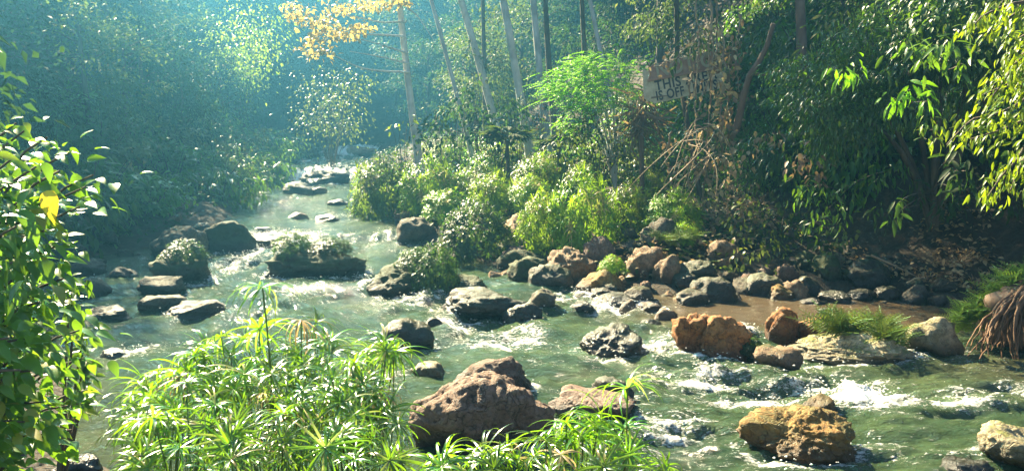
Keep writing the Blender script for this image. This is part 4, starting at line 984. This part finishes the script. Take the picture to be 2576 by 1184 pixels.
def slope_tree():  # slope foliage, its crowns shaped to jut out and shade the undercut
    o = np.array([6.9, 12.8, hz(6.9, 12.8)-.1]); t = thing('slope_tree', 'dense leafy tree leaning out from the steep slope over the dark undercut', 'tree', o)
    g = Geo(); cs = [(5.0, 12.6, 3.1), (5.5, 12.1, 3.5), (6.3, 11.9, 4.0), (4.9, 11.9, 2.6), (5.9, 11.5, 3.2), (6.8, 11.2, 3.9), (7.3, 10.9, 3.6)]
    for c in cs:
        f = np.linspace(0, 1, 8)[:, None]; e = np.array(c)-o; m = e*np.array([.4, .4, .9])+[0, 0, .3]; g.tube(2*f*(1-f)*m+f*f*e, np.linspace(.06, .015, 8), 6)
    link('trunk', g.mesh('trunk', M['bark_dark']), t)
    for c in cs:
        g = Geo(); foliage(g, (0, 0, 0), (.95, .8, .75), 44, 46, .105, T_LANC if RNG.uniform() < .5 else T_OVA, droop=.9, shell=.2, clr=.22); link('crown', g.mesh('crown', M['slope' if RNG.uniform() < .75 else 'slope2']), t, np.array(c)-o)
slope_tree()
def bramble():
    o = onbank(1770, 520); t = thing('dry_bramble', 'tangle of bare dry stems arching out beneath the hanging vines', 'bramble', o); rg = np.random.default_rng(66)
    for i in range(22):
        p0 = at(1770+rg.normal()*25, 360+rg.normal()*40, 14.3+rg.normal()*.2)-o; p2 = at(1720+rg.normal()*55, 480+rg.normal()*45, 13.8+rg.normal()*.3)-o; m = (p0+p2)/2+[rg.normal()*.25, -.3, .45+rg.normal()*.15]
        f = np.linspace(0, 1, 9)[:, None]; g = Geo(); g.tube((1-f)**2*p0+2*f*(1-f)*m+f*f*p2, np.linspace(.013, .005, 9), 5); link('stem', g.mesh('stem', M['vine']), t)
bramble()
def leaning():
    t = thing('leaning_trunk', 'crooked leaning trunk on the slope beside the vines', 'trunk', at(1850, 330, 14.2)); o = np.array(t.location[:])
    g = Geo(); g.tube(np.array([at(x, y, 14.2-.1*i)-o for i, (x, y) in enumerate([(1850, 330), (1862, 280), (1872, 235), (1885, 190), (1912, 150), (1930, 112), (1945, 60)])]), np.linspace(.07, .04, 7), 8); link('trunk', g.mesh('trunk', M['bark_brown']), t)
    g = Geo(); g.tube(np.array([at(x, y, 14)-o for x, y in [(1888, 185), (1930, 190), (1985, 170)]]), [.03, .022, .01], 6); link('branch', g.mesh('branch', M['bark_brown']), t)
leaning()

# ---------------------------------------------------------------- sunlit branch reaching in at the edge + its tree
def edge_tree():
    x, y = 5.6, 5.9; o = np.array([x, y, hz(x, y)]); t = thing('overhanging_tree', 'sunlit yellow-green leafy tree reaching in over the river from the picture edge', 'tree', o)
    g = Geo(); top = np.array([5.5, 6.3, 4.2])-o; g.tube(np.array([[0, 0, 0], top*.4+[.1, 0, 0], top]), [.11, .09, .06], 9); link('trunk', g.mesh('trunk', M['bark_dark']), t)
    rg = np.random.default_rng(12); br = Geo(); lf = Geo()
    for pts in [[(2620, 60), (2560, 100), (2530, 90)], [(2620, 90), (2560, 150), (2520, 210), (2490, 250)], [(2640, 150), (2570, 260), (2500, 290), (2440, 300), (2380, 365)], [(2640, 200), (2580, 300), (2510, 330), (2440, 350)],
                [(2620, 280), (2560, 400), (2520, 440), (2480, 500)], [(2620, 0), (2540, 10), (2470, 40), (2440, 75)], [(2620, 20), (2560, 30), (2500, 70)], [(2640, 240), (2600, 350), (2560, 430), (2540, 480)], [(2640, 130), (2590, 190), (2550, 240)], [(2620, 160), (2560, 200), (2470, 240)], [(2650, 80), (2590, 130), (2540, 170)]]:
        P = np.array([at(a, b, 6.3-.12*i) for i, (a, b) in enumerate(pts)]); P = np.vstack([(top+o)[None], P]); f = np.linspace(0, 1, 14); k = np.linspace(0, 1, len(P))
        Q = np.column_stack([np.interp(f, k, P[:, j]) for j in range(3)])-o; br.tube(Q, .018*(1-.75*f), 5)
        n = 95; ff = rg.uniform(.4, 1.0, n); B = np.column_stack([np.interp(ff, f, Q[:, j]) for j in range(3)])+rg.normal(size=(n, 3))*[.07, .10, .05]
        T_ = unit(Q[-1]-Q[-5]); d = T_*.7+rg.normal(size=(n, 3))*.45; d[:, 2] -= .55
        lf.inst(T_LANC, B, d, np.tile([0, -.2, 1.], (n, 1))+rg.normal(size=(n, 3))*.35, rg.uniform(.05, .095, n), rg.uniform(0, 1, n))
    link('branches', br.mesh('branches', M['bark_dark']), t); link('leaves', lf.mesh('leaves', M['yellow']), t)
edge_tree()

# ---------------------------------------------------------------- ferns, roots
def fern(label, spots, base, L=.3, mat='fern', upr=.8):
    o = np.asarray(base, float); t = thing('fern', label, 'fern', o); rg = np.random.default_rng(int(abs(o[0])*100)); g = Geo(); st = Geo()
    for p in spots:
        p = np.asarray(p)-o
        for _ in range(5):
            d = unit(np.array([rg.normal()*.6, rg.normal()*.6-.1, upr])); l = L*rg.uniform(.6, 1.2); k = 10; f = np.repeat(np.linspace(.15, 1, k), 2); sgn = np.tile([1, -1], k)
            sd = unit(np.cross(d, [0.1, -1, .2])); ax = p+d*l*f[:, None]+np.array([d[0], d[1], -.5])*l*.5*(f**2)[:, None]
            g.inst(T_LAN, ax, sd*sgn[:, None]+d*.4, np.tile([0, -.5, 1.], (2*k, 1)), l*.30*(1.15-f), np.clip(rg.uniform(.2, .9)+rg.normal(size=2*k)*.1, 0, 1)); st.tube(np.vstack([ax[0:1], ax[8:9], ax[-1:]]), .003, 4)
    link('fronds', g.mesh('fronds', M[mat]), t); link('stems', st.mesh('stems', M['stem']), t)
def on_rock(key, n, fx, fy, up, seed):
    o, c, w_, d_, h_ = ROCKS[key]; rg = np.random.default_rng(seed)
    return [(c[0]+rg.uniform(*fx)*w_, c[1]+rg.uniform(*fy)*d_, c[2]+h_*rg.uniform(*up)) for _ in range(n)]
sp = on_rock('white', 15, (-.17, .02), (-.1, .4), (.6, .95), 1)+on_rock('white', 22, (.16, .44), (-.2, .4), (.35, .8), 2); fern('row of bright ferns along the top of the long pale rock', sp, np.mean(sp, 0), .36, upr=1.3)
sp = [at(x+rr.uniform(-30, 30), y+rr.uniform(-16, 16), 8.9) for x, y in [(2400, 800), (2440, 790), (2480, 770), (2510, 740), (2540, 710), (2570, 690), (2420, 820), (2460, 800), (2500, 780), (2530, 760), (2560, 730), (2590, 700)] for _ in range(5)]
fern('bright ferns spilling over the bank above the root tangle', sp, (5.2, 8.9, .6), .26)
sp = [at(x+rr.uniform(-20, 20), y+rr.uniform(-10, 10), 12.6) for x, y in [(1690, 615), (1720, 605), (1740, 600), (1660, 600)] for _ in range(4)]
fern('small pale ferns between the pointed rock and the reddish rock', sp, (2.6, 12.6, .5), .25)
def roots():
    Y = 8.7; o = at(2560, 850, Y); t = thing('root_tangle', 'tangle of reddish bare roots spilling down the bank beside the ferns', 'roots', o); rg = np.random.default_rng(2)
    for i in range(36):
        a = i/35; s = at(2548+a*50+rg.normal()*6, 742+rg.normal()*10, Y-.1); m = at(2478+a*95+rg.normal()*10, 800+rg.normal()*12-20*a, Y-.45+rg.normal()*.05); e = at(2440+a*150+rg.normal()*12, 885+rg.normal()*14, Y-.5+rg.normal()*.1)
        f = np.linspace(0, 1, 12)[:, None]; Q = (1-f)**2*s+2*f*(1-f)*m+f*f*e+np.cumsum(rg.normal(size=(12, 3)), 0)*.012; g = Geo(); g.tube(Q-o, np.linspace(.022, .006, 12)*rg.uniform(.5, 1.25), 6); link('root', g.mesh('root', M['root']), t)
    g = Geo(); V, F = ICO[4]; q = V*(1+.2*fbm(V*2, 3, 4))[:, None]*[.5, .4, .42]; g.add(q+(at(2590, 800, Y+.05)-o), F); link('stump', g.mesh('stump', M['bark_brown']), t)
roots()
def stick(label, pts, Y, r=.015, mat='vine'):
    P = np.array([at(x, y, Y-.05*i) for i, (x, y) in enumerate(pts)]); g = Geo(); g.tube(P-P[0], np.linspace(r, r*.4, len(P)), 6); tag(link('fallen_branch', g.mesh('fallen_branch', M[mat]), None, P[0]), label, 'branch')
stick('pale fallen branch lying across the dark undercut', [(2190, 642), (2250, 668), (2318, 702)], 11.6, .02)
stick('short curved stick beside the olive stone of the undercut', [(2280, 712), (2300, 700), (2325, 697)], 11.0)
stick('dry stick on the sunny bank above the pale block of stone', [(1690, 590), (1720, 602), (1770, 600)], 13.4)

# ---------------------------------------------------------------- broad-leaved shrub close by
def broad_shrub():
    x, y = -2.35, 3.2; o = np.array([x, y, hz(x, y)]); t = thing('broad_leaved_shrub', 'tall shrub with large veined leaves, sunlit on top, leaning over the stream', 'shrub', o)
    rg = np.random.default_rng(55); st = Geo(); lf = Geo()
    tips = []
    for px, py, Y in [(235, 440, 3.3), (215, 470, 3.2), (180, 380, 3.3), (120, 345, 3.2), (60, 330, 3.1), (40, 310, 3.5), (150, 430, 3.0), (90, 420, 2.9), (30, 400, 2.8), (200, 520, 3.4), (130, 500, 3.1), (60, 500, 2.9), (10, 470, 2.7),
                      (110, 580, 2.9), (40, 570, 2.7), (140, 620, 3.2), (160, 700, 3.2), (90, 680, 2.8), (30, 660, 2.6), (170, 760, 3.3), (100, 760, 2.9), (40, 760, 2.7), (200, 830, 3.5), (130, 850, 3.1), (70, 850, 2.8),
                      (210, 900, 3.6), (150, 930, 3.2), (90, 930, 2.9), (220, 980, 3.6), (170, 1020, 3.3), (110, 1010, 3.0), (180, 1080, 3.4), (120, 1090, 3.1), (50, 930, 2.7), (20, 850, 2.6), (60, 1060, 2.9), (0, 560, 2.6), (0, 680, 2.5), (10, 380, 3.0)]:
        e = at(px, py, Y)-o; f = np.linspace(0, 1, 10)[:, None]; m = e*np.array([.35, .3, .85])+[-.15, 0, .15]; Q = 2*f*(1-f)*m+f*f*e; st.tube(Q, np.linspace(.016, .004, 10), 6)
        n = 44; ff = rg.uniform(.45, 1, n); B = np.column_stack([np.interp(ff, f[:, 0], Q[:, j]) for j in range(3)])+rg.normal(size=(n, 3))*[.06, .09, .05]
        d = unit(Q[-1]-Q[-4])*.5+np.array([.35, -.1, -.55])+rg.normal(size=(n, 3))*.42; up = np.tile([0, -.15, 1.], (n, 1))+rg.normal(size=(n, 3))*.3
        lf.inst(T_HEART, B, d, up, rg.uniform(.04, .105, n)*rg.uniform(.8, 1, n), np.clip(rg.normal(.5, .3, n), 0, 1))
    st.tube(np.array([[0, 0, -.1], [.02, .02, .5], [.05, 0, 1.1]]), [.07, .06, .03], 9)
    link('leaves', lf.mesh('leaves', M['shrub']), t); link('stems', st.mesh('stems', M['bark_dark']), t)
    g = Geo(); n = 2; lv = [(125, 512, 2.8, .115)]
    for px, py, Y, s in lv: g.inst(T_HEART, [at(px, py-30, Y)-o], [[.05, -.2, -1]], [[.1, -1, .1]], [s], [.9])
    q = link('yellow_leaf', g.mesh('yellow_leaf', leaf_mat('yellow_leaf', (.40, .27, .01), (.45, .34, .02), (.60, .45, .02), .4)), t); q['label'] = 'single yellow leaf hanging among the green'
broad_shrub()
leaf_cloud('shrub', 'low shaded leafy plant between the broad-leaved shrub and the water', 'shrub', 4.2, [(180, 780, 30, 30), (205, 840, 24, 30), (210, 900, 22, 30), (165, 720, 30, 30), (215, 960, 20, 26), (190, 1020, 26, 26)], 'shrub', .075, T_OVA, 1.6, 91, .1, base=(-2.6, 4.2))

# ---------------------------------------------------------------- low plants covering the banks
def ground_cover(name, n, xr, yr, test, size, mat, seed, tm=T_OVA):
    rg = np.random.default_rng(seed); P = np.column_stack([rg.uniform(*xr, n*3), rg.uniform(*yr, n*3)])
    q = np.column_stack([P*.8, P[:, 0]*0]); P = P[test(P) & (np.abs(P[:, 0]) < P[:, 1]*.7+2) & (fbm(q, 3, seed) > -.35)][:n]
    g = Geo(); m = len(P); z = height(P)+rg.uniform(.02, .22, m)
    d = rg.normal(size=(m, 3)); d[:, 2] = d[:, 2]*.4-.05; g.inst(tm, np.column_stack([P, z]), d, np.tile([0, -.3, 1.], (m, 1))+rg.normal(size=(m, 3))*.5, size*rg.uniform(.5, 1.4, m), rg.uniform(0, 1, m))
    tag(link(name, g.mesh(name, M[mat])), 'low leafy plants covering the stream banks', 'ground cover', kind='stuff')
RB = lambda P: (sdist(P, RIVER) > .45)
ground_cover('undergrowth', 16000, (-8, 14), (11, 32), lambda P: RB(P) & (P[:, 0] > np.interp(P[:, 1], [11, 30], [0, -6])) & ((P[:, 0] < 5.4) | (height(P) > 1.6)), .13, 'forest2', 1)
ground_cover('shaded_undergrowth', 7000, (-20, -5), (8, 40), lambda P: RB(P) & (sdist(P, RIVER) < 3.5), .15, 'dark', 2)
ground_cover('bank_litter', 2200, (5, 9.5), (9.3, 13), RB, .08, 'dead', 5)
ground_cover('leaf_litter', 1500, (1, 5), (11, 16), RB, .10, 'dead', 3)

# ---------------------------------------------------------------- haze
def haze():
    import bmesh
    bm = bmesh.new(); bmesh.ops.create_cube(bm, size=1); bmesh.ops.scale(bm, vec=(130, 120, 32), verts=bm.verts); bmesh.ops.translate(bm, vec=(0, 50, 12.5), verts=bm.verts)
    me = bpy.data.meshes.new('haze'); bm.to_mesh(me); bm.free()
    m = bpy.data.materials.new('haze'); m.use_nodes = True; nt = m.node_tree; nt.nodes.clear()
    o = nt.nodes.new('ShaderNodeOutputMaterial'); v = nt.nodes.new('ShaderNodeVolumePrincipled'); v.inputs['Color'].default_value = (.15, .58, 1.0, 1); v.inputs['Density'].default_value = .0048; v.inputs['Anisotropy'].default_value = .82
    nt.links.new(v.outputs[0], o.inputs['Volume']); me.materials.append(m); tag(link('haze', me), kind='stuff')
haze()
